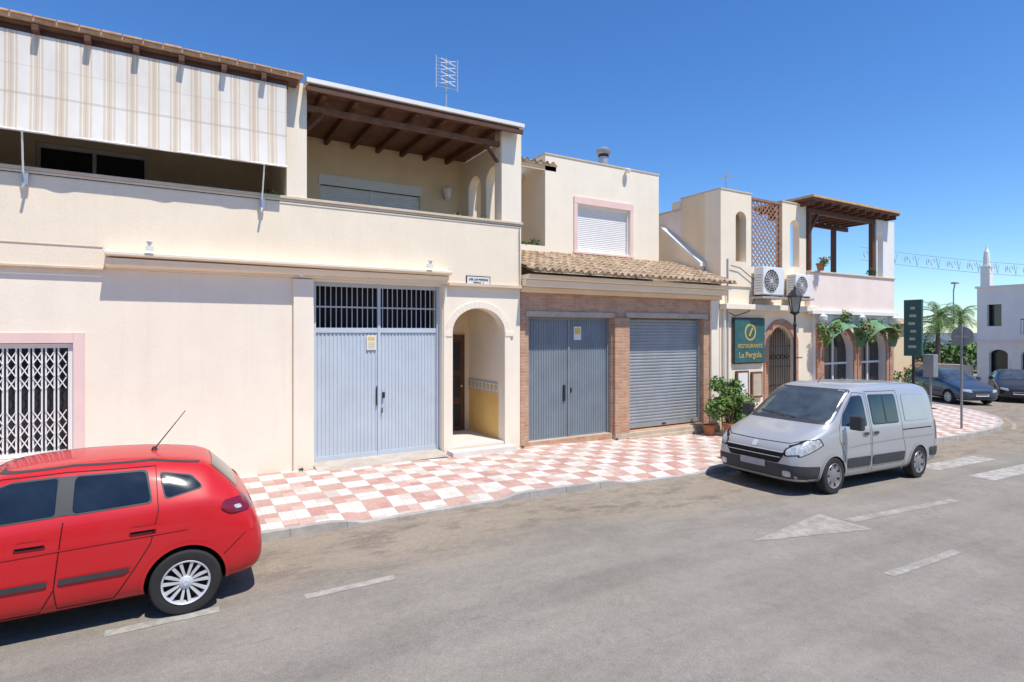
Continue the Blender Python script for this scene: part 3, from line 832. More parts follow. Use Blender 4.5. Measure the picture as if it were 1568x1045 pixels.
w.beam((18.05,11.34,6.0),(18.5,11.34,6.57),.08,.08,WOOD)
w.done()
w=MB('restaurant_sign',C)
w.box(14.28,15.66,11.30,11.34,1.70,3.02,TEAL); w.box(14.24,15.70,11.345,11.375,1.66,3.06,WOOD)
w.lathe([(.26,0),(.26,.01)],(14.97,11.292,2.62),'y',GOLD,20); w.lathe([(.20,0),(.20,.006)],(14.97,11.286,2.62),'y',TEAL,20)
w.beam((14.9,11.28,2.5),(15.05,11.28,2.75),.02,.05,GOLD)
w.done()
text('sign_text','RESTAURANTE',(14.97,11.295,2.14),.17,GOLD,C); text('sign_text_2','La Pergola',(14.97,11.295,1.85),.25,GOLD,C)
w=MB('menu_cabinet',C)
w.box(14.4,14.95,11.33,11.39,.5,1.45,WOODM); w.box(14.46,14.89,11.325,11.329,.56,1.39,PLATE); w.box(15.1,15.6,11.33,11.39,.6,1.4,WOODM); w.box(15.15,15.55,11.325,11.329,.66,1.34,PLINTH)
w.done()
w=MB('downpipes',C)
w.tube([(13.85,11.33,3.3),(13.85,11.33,-.5)],.035,WHITE,8); w.tube([(14.0,11.34,4.8),(14.0,11.34,-.5)],.025,GREYM,8)
w.tube([(14.02,11.3,3.2),(14.3,11.3,3.1),(14.9,11.3,3.25),(15.1,11.2,3.7)],.014,IRON,6); w.tube([(14.1,11.3,4.6),(14.5,11.3,4.55),(15.2,11.3,4.2)],.012,IRON,6)
w.done()
def aircon(u0,v0,z0,wd=.95,h=.75):
    e=empty('air_conditioner')
    b=MB('casing',e); b.box(u0,u0+wd,v0,v0+.33,z0,z0+h,WFRAME); b.done(bevel=.02)
    b=MB('fan_grille',e); cx=u0+wd*.38; cz=z0+h/2; r=h*.4
    b.lathe([(r,0),(r,.006)],(cx,v0-.008,cz),'y',DARK,24)
    for k in range(5): b.lathe([(r*(k+1)/5+.006,0),(r*(k+1)/5+.006,.008),(r*(k+1)/5-.006,.008),(r*(k+1)/5-.006,0)],(cx,v0-.02,cz),'y',WFRAME,24,cap=False)
    for k in range(8):
        a=math.pi*k/8; b.beam((cx-r*math.cos(a),v0-.016,cz-r*math.sin(a)),(cx+r*math.cos(a),v0-.016,cz+r*math.sin(a)),.006,.008,WFRAME)
    for k in range(7): b.box(u0-.006,u0-.001,v0+.05,v0+.28,z0+.1+k*.08,z0+.13+k*.08,GREYM)
    b.done()
    b=MB('bracket',e); b.beam((u0+.1,v0,z0-.03),(u0+.1,v0+.36,z0-.03),.04,.04,IRON); b.beam((u0+wd-.1,v0,z0-.03),(u0+wd-.1,v0+.36,z0-.03),.04,.04,IRON)
    b.box(u0-.1,u0+wd+.1,v0-.05,v0+.36,z0-.12,z0-.055,CONC); b.done()
aircon(15.15,10.98,3.76,1.0,.85); aircon(16.75,10.98,3.76,.8,.7)
w=MB('terrace_antenna',C)
w.tube([(17.2,14,6.5),(17.2,14,8.5)],.02,GREYM,6)
for k in range(6): w.beam((17.2-.3+k*.03,13.8+k*.09,8.3),(17.2+.3-k*.03,13.8+k*.09,8.3),.01,.01,GREYM)
w.tube([(16.9,13.2,6.4),(16.9,13.2,7.3)],.09,GREYM,10); w.lathe([(.12,0),(.15,.06),(.1,.14),(.13,.18),(.05,.26)],(16.9,13.2,7.2),'z',IRON,12)
w.done()

# ------------------------------------------------------------------ street lamp, signs
L=empty('street_lamp')
lu,lv=16.15,10.62; lz=g(lu)
w=MB('post',L); w.lathe([(.13,0),(.13,.25),(.08,.35),(.06,.9),(.045,1.1),(.035,3.15),(.06,3.2),(.03,3.28)],(lu,lv,lz),'z',IRON,12); 
w.beam((lu,lv,lz+2.2),(lu+.35,lv,lz+2.2),.03,.03,IRON); w.done(smooth=True)
w=MB('lantern',L)
LG=M('lantern_glass',(.35,.33,.28),.15,.1,4)
zb=lz+3.6
w.lathe([(.12,.0),(.20,.45)],(lu,lv,zb),'z',LG,4)
for k in range(4):
    t=2*math.pi*k/4; w.beam((lu+.122*math.cos(t),lv+.122*math.sin(t),zb),(lu+.205*math.cos(t),lv+.205*math.sin(t),zb+.45),.02,.02,IRON)
w.lathe([(.235,.45),(.22,.49),(.10,.66),(.05,.68),(.03,.76),(.005,.82)],(lu,lv,zb),'z',IRON,8); w.lathe([(.14,0),(.14,-.03),(.03,-.1),(.03,-.35)],(lu,lv,zb),'z',IRON,8)
w.done()
T=empty('traffic_sign'); su,sv=21.9,8.6; sz=g(su)
w=MB('pole',T); w.tube([(su,sv,sz-.05),(su,sv,sz+3.35)],.035,POLE,10); w.done(smooth=True)
w=MB('disc',T); w.lathe([(.31,-.012),(.32,0),(.31,.012)],(su+.05,sv,sz+3.0),'x',POLE,28); w.box(su+.02,su+.05,sv-.2,sv+.2,sz+2.95,sz+3.02,GREYM); w.done()
T=empty('shop_sign'); su,sv=19.7,9.0; sz=g(su)
w=MB('pole',T); w.tube([(su,sv,sz-.05),(su,sv,sz+4.0)],.04,IRON,10); w.done(smooth=True)
w=MB('panel',T); w.box(su-.05,su+.05,sv-.25,sv+.25,sz+2.35,sz+4.1,SIGNG)
for k in range(6): w.box(su-.056,su-.0505,sv-.10+(k%2)*.03,sv+.12-(k%3)*.03,sz+2.6+k*.24,sz+2.68+k*.24,GREYM)
w.done(bevel=.01)
w=MB('control_box',T); w.box(su+.3,su+.6,sv-.42,sv-.12,sz+1.7,sz+2.4,POLE); w.tube([(su+.45,sv-.27,sz),(su+.45,sv-.27,sz+1.7)],.04,POLE,8); w.done(bevel=.02)

S=empty('string_lights')
w=MB('cables',S)
def sag(a,b,s_,n=24):
    a=Vector(a);b=Vector(b); return [a.lerp(b,k/n)-Vector((0,0,s_*4*(k/n)*(1-k/n))) for k in range(n+1)]
NS=64
c1=sag((23.2,12.5,6.0),(44,9.0,6.1),.3,NS); c2=sag((23.2,12.5,5.5),(44,9.0,5.5),.28,NS)
w.tube(c1,.010,GREYM,5); w.tube(c2,.010,GREYM,5)
w.done()
w=MB('bulb_garland',S)
BULB=M('string_light_frame',(.50,.58,.60),.5,.1,4)
for k in range(1,NS):
    p=c1[k];q=c2[k]; m=(p+q)/2; W=Vector((.12,-.02,0)); H=(p-q)*.42
    if k%4==0: pts=[m+W*.9*math.cos(a)*(1-a/14)+H*.8*math.sin(a)*(1-a/14) for a in [x*.55 for x in range(17)]]
    elif k%4==2: pts=[m-W+H,m-W*.3-H*.2,m+W*.2-H,m+W+H*.7]
    elif k%4==1: pts=[m+W*math.cos(a)+H*.7*math.sin(a) for a in [x*math.pi/5 for x in range(8)]]
    else: continue
    w.tube(pts,.014,BULB,5)
w.done()

# ------------------------------------------------------------------ plants
def pot(b,c,r,h):
    b.lathe([(r*.65,0),(r*.95,h*.85),(r*1.08,h*.86),(r*1.08,h),(r*.9,h),(r*.85,h*.8)],c,'z',TERRA,16)
P=empty('potted_plant')
w=MB('pots',P); pot(w,(13.15,10.55,g(13.2)),.22,.38); pot(w,(13.9,10.7,g(13.9)),.24,.4); pot(w,(12.75,10.95,g(12.8)),.18,.3)
for a in ((13.15,10.55),(13.9,10.7),(13.3,10.8)):
    for k in range(6):
        w.tube([(a[0],a[1],g(13)+.3),(a[0]+random.uniform(-.3,.3),a[1]+random.uniform(-.2,.2),g(13)+random.uniform(.8,1.3))],[.015,.006],TRUNK,5)
w.done(smooth=True)
w=MB('foliage',P)
for c,r,n in (((12.85,10.75,.78),(.46,.38,.40),620),((13.25,10.65,1.05),(.50,.42,.44),720),((13.7,10.7,.80),(.52,.42,.5),720),((12.95,10.8,1.42),(.32,.28,.28),340),((13.55,10.75,1.35),(.3,.28,.28),280),((13.6,10.7,.42),(.5,.38,.32),360),((14.2,10.8,.65),(.38,.38,.38),380)):
    leaves(w,(c[0],c[1],c[2]-.25),r,n,LEAF,.058,.4); leaves(w,(c[0],c[1],c[2]-.3),(r[0]*.85,r[1]*.85,r[2]*.85),n//2,LEAF2,.055,.2)
w.done(recalc=False)
H=empty('restaurant_planters')
w=MB('planter_boxes',H)
for a in (17.6,19.2,20.8,22.2): w.box(a,a+1.2,10.2,10.6,g(a)-.1,g(a)+.5,TERRA)
w.done(bevel=.02)
w=MB('planter_foliage',H)
for a in (17.6,19.2,20.8,22.2):
    for k in range(4):
        leaves(w,(a+.15+.3*k,10.4,g(a)+.85+random.uniform(-.1,.35)),(.3,.3,.45),170,random.choice((LEAF,LEAF2)),.07,.3)
    leaves(w,(a+.6,10.3,g(a)+1.0),(.6,.3,.4),25,random.choice((FLOWR,FLOW)),.05,.6)
w.done(recalc=False)
w=MB('hanging_plants')
for u in (18.4,20.75,22.9,18.3,20.6,21.1,22.6,19.0,19.6,21.8):
    leaves(w,(u,11.0,2.75+random.uniform(-.3,.45)),(.32,.24,.42),170,LEAF if u!=20.6 else LEAF2,.06,.2); leaves(w,(u,10.9,2.7),(.25,.2,.4),8,FLOW,.05,.5)
leaves(w,(18.3,11.0,4.95),(.22,.2,.22),120,LEAF,.06,.2); leaves(w,(18.3,11.0,5.0),(.25,.2,.2),20,FLOW,.05,.5)
leaves(w,(21.6,11.25,4.8),(.3,.15,.2),90,LEAF2,.06,.2)
w.done(recalc=False)
w=MB('flower_pot'); pot(w,(18.3,11.12,4.66),.14,.24); w.done(smooth=True)

def palm(u,v,h,sc_=1):
    e=empty('palm_tree'); z=g(u)-.2
    b=MB('trunk',e); b.tube([(u+.02*k*k*.1,v,z+h*k/8) for k in range(9)],[.22-.012*k for k in range(9)],TRUNK,8); b.done(smooth=True)
    b=MB('fronds',e); top=Vector((u+.13,v,z+h))
    for k in range(34):
        az=random.random()*6.28; el=random.uniform(-.5,1.25); Lf=random.uniform(1.5,2.3)*sc_
        d=Vector((math.cos(az)*math.cos(el),math.sin(az)*math.cos(el),math.sin(el)))
        p=top.copy(); side=d.cross(Vector((0,0,1))).normalized()
        n=9
        for i in range(n):
            d2=(d-Vector((0,0,1))*(.16*i)).normalized(); q=p+d2*Lf/n
            t=i/n; wl=.38*sc_*math.sin(math.pi*(t*.85+.12))
            for s_ in (-1,1):
                for f_ in (0,.5):
                    a=p.lerp(q,f_); tip=a+side*s_*wl+d2*.18-Vector((0,0,.12))*sc_
                    b.face([a,a+d2*.07,tip],random.choice((LEAF,LEAF2)))
            b.face([p-side*.02,p+side*.02,q+side*.012,q-side*.012],LEAF)
            p=q
    b.done(recalc=False)
palm(51,21.6,5.0,1.15); palm(55,23.3,4.3,1.1); palm(62,24.5,5.4,1.2)

# ------------------------------------------------------------------ distant things
D=empty('white_corner_house')
w=MB('walls',D)
w.wall('y',4,15.7,-1.2,5.3,42,42.3,[dict(a0=14.5,a1=15.2,b=3.0,t=4.3),dict(a0=11.6,a1=13.0,b=2.6,t=4.6),dict(a0=14.2,a1=15.1,b=-.5,t=1.3,r=.3),dict(a0=12.2,a1=13.6,b=-.6,t=1.3,r=.4),dict(a0=9,a1=10.5,b=-.6,t=1.3,r=.4)],WHITE)
w.box(42.8,52,4,15.7,-1.2,5.2,WHITE); w.box(42.32,42.8,15.5,15.7,-1.2,5.3,WHITE)
w.box(41.9,52.1,3.9,15.78,5.302,5.42,WHITE); w.box(41.94,41.998,4,15.7,1.95,2.1,PINKW)
w.box(44,50,7,12.5,5.43,7.0,WHITE)
w.done()
w=MB('openings',D)
w.box(42.5,42.55,4.5,15.4,-1,4.9,GLASSW)
w.box(41.3,41.99,11.2,13.4,2.35,2.5,WHITE)
for k in range(18): w.tube([(41.32,11.22+k*.127,2.5),(41.32,11.22+k*.127,3.35)],.012,IRON,5)
w.box(41.3,41.35,11.2,13.4,3.35,3.4,IRON)
w.done()
Hs=empty('white_house')
w=MB('walls',Hs)
w.wall('y',24,40,-1.2,2.6,74,74.4,[dict(a0=26+3*k,a1=27+3*k,b=.2,t=1.5) for k in range(4)],WHITE); w.box(74.5,84,24,40,-1.2,2.5,PINKW)
w.box(74.45,74.48,25,38,-1,2.4,GLASSW)
tiles(w,73.7,84,24,2.6,28,3.6,TILE,.4,.6)
w.done()
Hs=empty('tiled_house')
w=MB('walls',Hs)
w.box(34,44,20,30,-1,3.2,WARM); w.box(35,36,19.95,19.99,.5,1.8,GLASSW); w.box(33.96,33.99,21,22,.5,1.8,GLASSW); w.box(33.96,33.99,24,25,.5,1.8,GLASSW)
w.hexa([(33.6,19.6,3.2),(44.4,19.6,3.2),(44.4,30.4,3.2),(33.6,30.4,3.2),(36.5,23,4.6),(41.5,23,4.6),(41.5,27,4.6),(36.5,27,4.6)],TILE)
w.done()
Ch=empty('white_spire')
w=MB('shaft',Ch); cu,cv=138,50
w.box(cu-.75,cu+.75,cv-.75,cv+.75,-1,15.5,WHITE); w.box(cu-.85,cu+.85,cv-.85,cv+.85,15.5,15.8,WHITE)
w.lathe([(.6,15.8),(.55,17.4),(.45,18.6),(.2,19.2),(.04,20)],(cu,cv,0),'z',WHITE,12)
w.done()
w=MB('distant_trees')
for k in range(46):
    u=random.uniform(55,110); v=u*random.uniform(.36,.47)
    r=random.uniform(.8,2.0)
    leaves(w,(u,v,-.6+r*.7),(r*1.3,r*1.3,r),160,random.choice((LEAF,LEAF2)),.26,.3)
for k in range(14):
    u=random.uniform(36,50); v=u*random.uniform(.43,.50); r=random.uniform(.5,.9)
    leaves(w,(u,v,-.8+r*.8),(r,r,r),200,random.choice((LEAF,LEAF2)),.13,.3)
    if k%3==0: leaves(w,(u,v,-.6+r*.8),(r,r,r),30,FLOW,.1,.8)
w.done(recalc=False)
w=MB('garden_wall'); w.box(46,46.25,17.5,34,-1.1,.35,WHITE); w.box(45.95,46.3,17.5,34,.352,.42,PINKW); w.done()
Lp=empty('street_lamp'); w=MB('post',Lp); w.tube([(70,28.2,-1),(70,28.2,7.0),(69.5,27.9,7.6),(68.6,27.5,7.7)],.06,POLE,8); w.box(67.9,68.7,27.2,27.6,7.6,7.75,POLE); w.done()
# houses on the other side of the street (behind the viewpoint; seen in window reflections)
O=empty('terraced_house')
w=MB('walls',O)
ops=[]
for k in range(9): ops+= [dict(a0=-28+6*k,a1=-26.4+6*k,b=.9,t=2.3),dict(a0=-28+6*k,a1=-26.4+6*k,b=3.9,t=5.3),dict(a0=-25+6*k,a1=-23.9+6*k,b=.0,t=2.2)]
w.wall('x',-32,30,-1,6.0,-13.3,-13,ops,WARM); w.box(-32,30,-20,-13.6,-1,5.9,CREAM2)
w.box(-31.5,29.5,-13.5,-13.45,-.5,5.6,GLASSW); w.box(-32,30,-13.5,-12.9,6.002,6.2,EAVE)
w.done()

# ------------------------------------------------------------------ vehicles
def sec(zb,wm,zbelt,wb,zt,wr):
    return [(0,zb),(.6*wm,zb),(wm*.93,zb+.03),(wm,zb+.16),(wm,zb+(zbelt-zb)*.62),(wb+(wm-wb)*.35,zbelt-.05),(wb-.01,zbelt+.02),
            (wb+(wr-wb)*.5,zbelt+(zt-zbelt)*.52),(wr+.02,zt-(zt-zbelt)*.16),(wr-.08,zt-(zt-zbelt)*.03),(wr*.5,zt+.004),(0,zt+.008)]
def loft(stations):
    rings=[]
    for x,*a in stations:
        h=sec(*a); ring=[(x,-y,z) for y,z in h]+[(x,y,z) for y,z in h[-2:0:-1]]
        rings.append(ring)
    n=len(rings[0]); N_=(n//2)+1
    vs=[p for r in rings for p in r]; fs=[]
    for i in range(len(rings)-1):
        for k in range(n): fs.append((i*n+k,i*n+(k+1)%n,(i+1)*n+(k+1)%n,(i+1)*n+k))
    for base,fl in ((0,False),((len(rings)-1)*n,True)):
        for k in range(N_-1):
            a,b_=k,k+1; c,d=(n-b_)%n,(n-a)%n
            q=[base+a,base+b_,base+c,base+d]; q2=[]
            for t in q:
                if t not in q2: q2.append(t)
            fs.append(q2[::-1] if fl else q2)
    return vs,fs
def round_poly(pts,r,n=5):
    out=[];m=len(pts)
    for i in range(m):
        p=Vector(pts[i]);a=Vector(pts[i-1]);b=Vector(pts[(i+1)%m])
        da=(a-p);db=(b-p);ra=min(r,da.length*.45,db.length*.45)
        A_=p+da.normalized()*ra;B_=p+db.normalized()*ra
        for k in range(n+1):
            t=k/n; out.append(tuple(A_*(1-t)**2+p*2*t*(1-t)+B_*t*t))
    return out
def grow(pts,d):
    cx=sum(p[0] for p in pts)/len(pts); cy=sum(p[1] for p in pts)/len(pts)
    return [(p[0]+(d if p[0]>cx else -d),p[1]+(d if p[1]>cy else -d)) for p in pts]
class Body:
    def __init__(s,name,parent,stations,mat,wheels,R,halfw):
        s.parent=parent
        vs,fs=loft(stations)
        me=bpy.data.meshes.new(name); me.from_pydata(vs,[],fs)
        bm=bmesh.new(); bm.from_mesh(me); bmesh.ops.recalc_face_normals(bm,faces=bm.faces); bm.to_mesh(me); bm.free()
        o=bpy.data.objects.new(name,me); COL.objects.link(o)
        sm=o.modifiers.new('s','SUBSURF'); sm.levels=3; sm.render_levels=3
        dg=bpy.context.evaluated_depsgraph_get(); dg.update()
        m2=bpy.data.meshes.new_from_object(o.evaluated_get(dg))
        bm=bmesh.new(); bm.from_mesh(m2); s.bvh=BVHTree.FromBMesh(bm); full=sum(f.calc_area() for f in bm.faces); bm.free()
        o.modifiers.clear(); o.data=m2
        # cut the wheel arches one at a time, keeping a cut only if it really removed material
        for x in wheels:
            for sy in (-1,1):
                for tr in range(6):
                    cut=MB('cut'); e=.0037*tr
                    cut.lathe([(R+e,sy*(halfw-.32)),(R+e,sy*(halfw+.3))],(x+e*.7,0,.31+e*.3),'y',WELL,38+tr)
                    c=cut.done(); bo=o.modifiers.new('b','BOOLEAN'); bo.object=c; bo.operation='DIFFERENCE'; bo.solver='EXACT'
                    dg=bpy.context.evaluated_depsgraph_get(); dg.update()
                    m3=bpy.data.meshes.new_from_object(o.evaluated_get(dg)); o.modifiers.clear()
                    bpy.data.objects.remove(c)
                    lim=max(abs(v_.co.y) for v_ in m3.vertices) if len(m3.vertices) else 9
                    lo=max(abs(v_.co.y) for v_ in o.data.vertices)
                    if lim<lo+.02 and len(m3.polygons)>1000 and len(m3.polygons)!=len(o.data.polygons):
                        o.data=m3; break
        m3=o.data
        m3.materials.clear(); m3.materials.append(mat); m3.materials.append(WELL)
        for p in m3.polygons:
            p.use_smooth=True; c_=p.center; k=0
            for x in wheels:
                if math.hypot(c_.x-x,c_.z-.31)<R*1.003 and abs(c_.y)>halfw-.45: k=1
            if c_.z<.24: k=1
            p.material_index=k
        try: m3.set_sharp_from_angle(angle=rad(50))
        except Exception: pass
        o.parent=parent; s.o=o
        for x in wheels:
            pts=[]
            for k in range(27):
                a=rad(-8+196*k/26); pts.append((x+(R+.014)*math.cos(a),.31+(R+.014)*math.sin(a)))
            for m in ('s-','s+'): s.line('wheel_arch_lip',pts,m,.03,mat,off=.012)
    def proj(s,a,b,mode):
        if mode[0]=='s':
            sg=-1 if mode=='s-' else 1
            h=s.bvh.ray_cast(Vector((a,sg*3,b)),Vector((0,-sg,0)))
        elif mode=='f': h=s.bvh.ray_cast(Vector((-3,a,b)),Vector((1,0,0)))
        elif mode=='r': h=s.bvh.ray_cast(Vector((9,a,b)),Vector((-1,0,0)))
        else: h=s.bvh.ray_cast(Vector((a,b,5)),Vector((0,0,-1)))
        return h[0],h[1]
    def patch(s,name,poly,mode,mat,off=.004,cell=.07,r=0):
        if r: poly=round_poly(poly,r)
        bm=bmesh.new(); f=bm.faces.new([bm.verts.new((p[0],p[1],0)) for p in poly])
        x0=min(p[0] for p in poly);x1=max(p[0] for p in poly);y0=min(p[1] for p in poly);y1=max(p[1] for p in poly)
        for lo,hi,no in ((x0,x1,(1,0,0)),(y0,y1,(0,1,0))):
            t=lo+cell
            while t<hi-.005:
                co=(t,0,0) if no[0] else (0,t,0)
                bmesh.ops.bisect_plane(bm,geom=bm.verts[:]+bm.edges[:]+bm.faces[:],plane_co=co,plane_no=no); t+=cell
        bad=[]
        for v_ in bm.verts:
            p,n=s.proj(v_.co.x,v_.co.y,mode)
            if p is None: bad.append(v_)
            else: v_.co=p+n*off
        if bad: bmesh.ops.delete(bm,geom=bad,context='VERTS')
        me=bpy.data.meshes.new(name); bm.to_mesh(me); bm.free(); me.materials.append(mat)
        for p in me.polygons: p.use_smooth=True
        o=bpy.data.objects.new(name,me); COL.objects.link(o); o.parent=s.parent
    def line(s,name,pts,mode,w=.008,mat=None,off=.003,closed=False):
        mat=mat or SEAM; P=[Vector(p) for p in pts]
        if closed: P.append(P[0])
        Q=[]
        for a,b in zip(P[:-1],P[1:]):
            n=max(1,int((b-a).length/.05))
            for k in range(n): Q.append(a.lerp(b,k/n))
        Q.append(P[-1]); vs=[];fs=[]
        for i,p in enumerate(Q):
            d=(Q[min(i+1,len(Q)-1)]-Q[max(i-1,0)]).normalized(); nn=Vector((-d.y,d.x))*w/2
            for sg in (-1,1):
                q=p+nn*sg; h,n=s.proj(q.x,q.y,mode)
                if h is None: return
                vs.append(h+n*off)
        for i in range(len(Q)-1): fs.append((2*i,2*i+1,2*i+3,2*i+2))
        b=MB(name,s.parent); b.add(vs,fs,mat); b.done()

def wheel(parent,x,y,R,mat,style,sgn):
    b=MB('wheel',parent); o=(x,y,R)
    t=.19; rr=R*.68
    b.lathe([(rr,t/2*.9),(R*.80,t/2),(R*.95,t/2*.95),(R,t/2*.75),(R,-t/2*.75),(R*.95,-t/2*.95),(R*.8,-t/2),(rr,-t/2*.9)],o,'y',TYRE,36,cap=False)
    s=sgn
    b.lathe([(rr*1.01,s*t*.46),(rr*.99,s*t*.50),(rr*.93,s*t*.46),(rr*.91,s*t*.15)],o,'y',mat,36,cap=False)
    b.lathe([(rr*.95,s*t*.1),(rr*.95,s*t*.08)],o,'y',SEAM,24)
    ctr=Vector(o)
    def pt(r,a,d): return ctr+Vector((r*math.cos(a),s*d,r*math.sin(a)))
    if style=='alloy':
        n=7
        for k in range(n):
            a0=2*math.pi*k/n+.2
            for da in (-.12,.12):
                a=a0+da
                p=[pt(rr*.18,a0+da*2.2-.25,t*.36),pt(rr*.18,a0+da*2.2+.25,t*.36),pt(rr*.95,a+da*.6+.075,t*.44),pt(rr*.95,a+da*.6-.075,t*.44)]
                q=[v_-Vector((0,s*.035,0)) for v_ in p]
                b.hexa(q+p,mat)
        b.lathe([(rr*.28,s*t*.2),(rr*.28,s*t*.40),(rr*.2,s*t*.46)],o,'y',mat,20); b.lathe([(rr*.15,s*t*.45),(rr*.13,s*t*.50)],o,'y',BLUEL,16)
    else:
        n=7
        b.lathe([(rr*.55,s*t*.2),(rr*.55,s*t*.38),(rr*.3,s*t*.44),(rr*.1,s*t*.47)],o,'y',mat,24)
        for k in range(n):
            a=2*math.pi*k/n
            p=[pt(rr*.45,a-.34,t*.36),pt(rr*.45,a+.34,t*.36),pt(rr*.96,a+.27,t*.42),pt(rr*.96,a-.27,t*.42)]
            q=[v_-Vector((0,s*.035,0)) for v_ in p]; b.hexa(q+p,mat)
    b.done(smooth=True)

def hatch(name,u,v,z,rot,scale,mat,detail=True):
    E=empty(name,(u,v,z),rot,scale)
    st=[(0,.34,.50,.52,.45,.58,.40),(.04,.24,.66,.60,.60,.68,.5),(.2,.19,.79,.70,.74,.77,.58),(.7,.18,.84,.83,.79,.90,.62),(1.02,.18,.85,.93,.80,.985,.63),
        (1.12,.18,.85,.95,.805,1.03,.64),(1.72,.18,.852,.97,.81,1.365,.565),(1.9,.18,.853,.98,.81,1.415,.56),(2.4,.18,.855,1.0,.815,1.45,.565),(2.95,.18,.855,1.02,.81,1.425,.555),
        (3.3,.18,.85,1.03,.80,1.38,.54),(3.46,.19,.84,1.03,.785,1.345,.53),(3.53,.19,.835,1.02,.77,1.29,.53),(3.72,.2,.815,.97,.74,1.08,.56),(3.82,.22,.80,.90,.72,.95,.58),(3.89,.24,.775,.78,.71,.85,.60),(3.95,.28,.70,.62,.66,.68,.56),(3.97,.36,.62,.54,.58,.60,.5)]
    b=Body('body',E,st,mat,(.82,3.28),.338,.85)
    for m in ('s-','s+'):
        F1=[(1.52,1.03),(2.30,1.06),(2.30,1.34),(1.97,1.33),(1.75,1.245)]; F2=[(2.42,1.06),(3.0,1.08),(2.95,1.325),(2.42,1.34)]; F3=[(3.12,1.09),(3.42,1.15),(3.32,1.245),(3.07,1.30)]
        b.patch('front_window_rubber',grow(F1,.016),m,RUB,off=.003,r=.03); b.patch('rear_window_rubber',grow(F2,.016),m,RUB,off=.003,r=.04); b.patch('quarter_window_rubber',grow(F3,.012),m,RUB,off=.003,r=.04)
        b.patch('b_pillar_trim',[(2.31,1.05),(2.41,1.05),(2.41,1.35),(2.31,1.35)],m,RUB,off=.004)
        b.patch('front_side_glass',F1,m,GLASS,off=.007,r=.03)
        b.patch('rear_side_glass',F2,m,GLASS,off=.007,r=.04)
        b.patch('quarter_glass',F3,m,GLASS,off=.007,r=.04)
        if detail:
            b.line('front_door_seam',[(1.22,.92),(1.18,.6),(1.3,.27),(2.2,.26),(2.30,.45),(2.36,1.0)],m)
            b.line('rear_door_seam',[(2.36,1.0),(2.30,.45),(2.32,.27),(2.72,.27),(2.90,.55),(3.0,.72),(3.06,1.0)],m)
            b.line('window_frame_seam',[(3.06,1.0),(3.03,1.36),(2.36,1.38),(1.9,1.365),(1.3,1.05)],m,.006)
            b.line('bumper_seam',[(3.60,.50),(3.78,.66),(3.86,.68)],m,.006)
            b.line('waist_crease',[(1.2,.74),(2.3,.775),(3.3,.80)],m,.012,mat,off=.007)
            b.patch('side_trim_strip',[(1.27,.49),(2.26,.49),(2.26,.535),(1.27,.535)],m,RUB,off=.014,r=.02)
            b.patch('side_trim_strip',[(2.33,.49),(2.80,.49),(2.86,.535),(2.33,.535)],m,RUB,off=.014,r=.02)
            b.patch('tail_lamp',[(3.66,.87),(3.83,.88),(3.80,.96),(3.74,1.0),(3.60,1.0),(3.57,.93)],m,LRED,off=.014,r=.03,cell=.03)
            b.patch('tail_lamp_lens',[(3.70,.905),(3.76,.905),(3.74,.94),(3.68,.94)],m,LCLR,off=.019,r=.02,cell=.03)
            for x in (2.14,2.94):
                b.patch('handle_recess',[(x-.10,.82),(x+.10,.82),(x+.10,.88),(x-.10,.88)],m,SEAM,off=.003,r=.03)
                b.patch('door_handle',[(x-.10,.845),(x+.11,.845),(x+.11,.88),(x-.10,.88)],m,mat,off=.028,r=.015)
            b.patch('side_indicator',[(1.05,.66),(1.12,.66),(1.12,.69),(1.05,.69)],m,LORG,off=.01)
            b.line('roof_gutter',[(1.85,1.395),(2.4,1.42),(3.0,1.40),(3.4,1.34)],m,.012,RUB,off=.003)
    b.patch('rear_window',[(-.50,1.05),(.50,1.05),(.44,1.30),(-.44,1.30)],'r',GLASS,r=.05)
    b.patch('windscreen',[(-.66,1.03),(.66,1.03),(.52,1.375),(-.52,1.375)],'f',GLASSF,r=.04)
    b.patch('number_plate',[(-.26,.74),(.26,.74),(.26,.85),(-.26,.85)],'r',PLATE,off=.008)
    b.patch('front_plate',[(-.26,.40),(.26,.40),(.26,.51),(-.26,.51)],'f',PLATE,off=.012)
    b.patch('lower_grille',[(-.45,.27),(.45,.27),(.40,.37),(-.40,.37)],'f',RUB,off=.006,r=.03)
    b.patch('radiator_grille',[(-.28,.53),(.28,.53),(.32,.60),(-.32,.60)],'f',RUB,off=.006,r=.02)
    for s_ in (-1,1):
        b.patch('headlamp',[(s_*.40,.55),(s_*.70,.60),(s_*.72,.70),(s_*.44,.66)],'f',LCLR,off=.008,r=.03,cell=.04)
        b.patch('rear_lamp',[(s_*.52,.88),(s_*.70,.88),(s_*.68,1.0),(s_*.55,1.0)],'r',LRED,off=.008,r=.03,cell=.04)
        w=MB('door_mirror',E); w.lathe([(.02,-.02),(.085,0),(.10,.05),(.085,.11),(.03,.13)],(1.42,s_*.92,1.05),'x',mat,12); w.beam((1.46,s_*.78,1.02),(1.46,s_*.88,1.03),.05,.04,RUB); o=w.done(smooth=True)
    for x in (.82,3.28):
        wheel(E,x,-.765,.298,ALLOY,'alloy',-1); wheel(E,x,.765,.298,ALLOY,'alloy',1)
    w=MB('roof_aerial',E); w.tube([(3.0,0,1.43),(3.28,0,1.81)],[.007,.004],IRON,6); w.lathe([(.03,0),(.015,.03)],(3.0,0,1.425),'z',IRON,10); w.done()
    w=MB('exhaust',E); w.tube([(3.5,.4,.24),(3.93,.4,.24)],.025,GREYM,10); w.done()
    return E
hatch('parked_car',-3.34,7.20,-.118,0,1.03,RED)

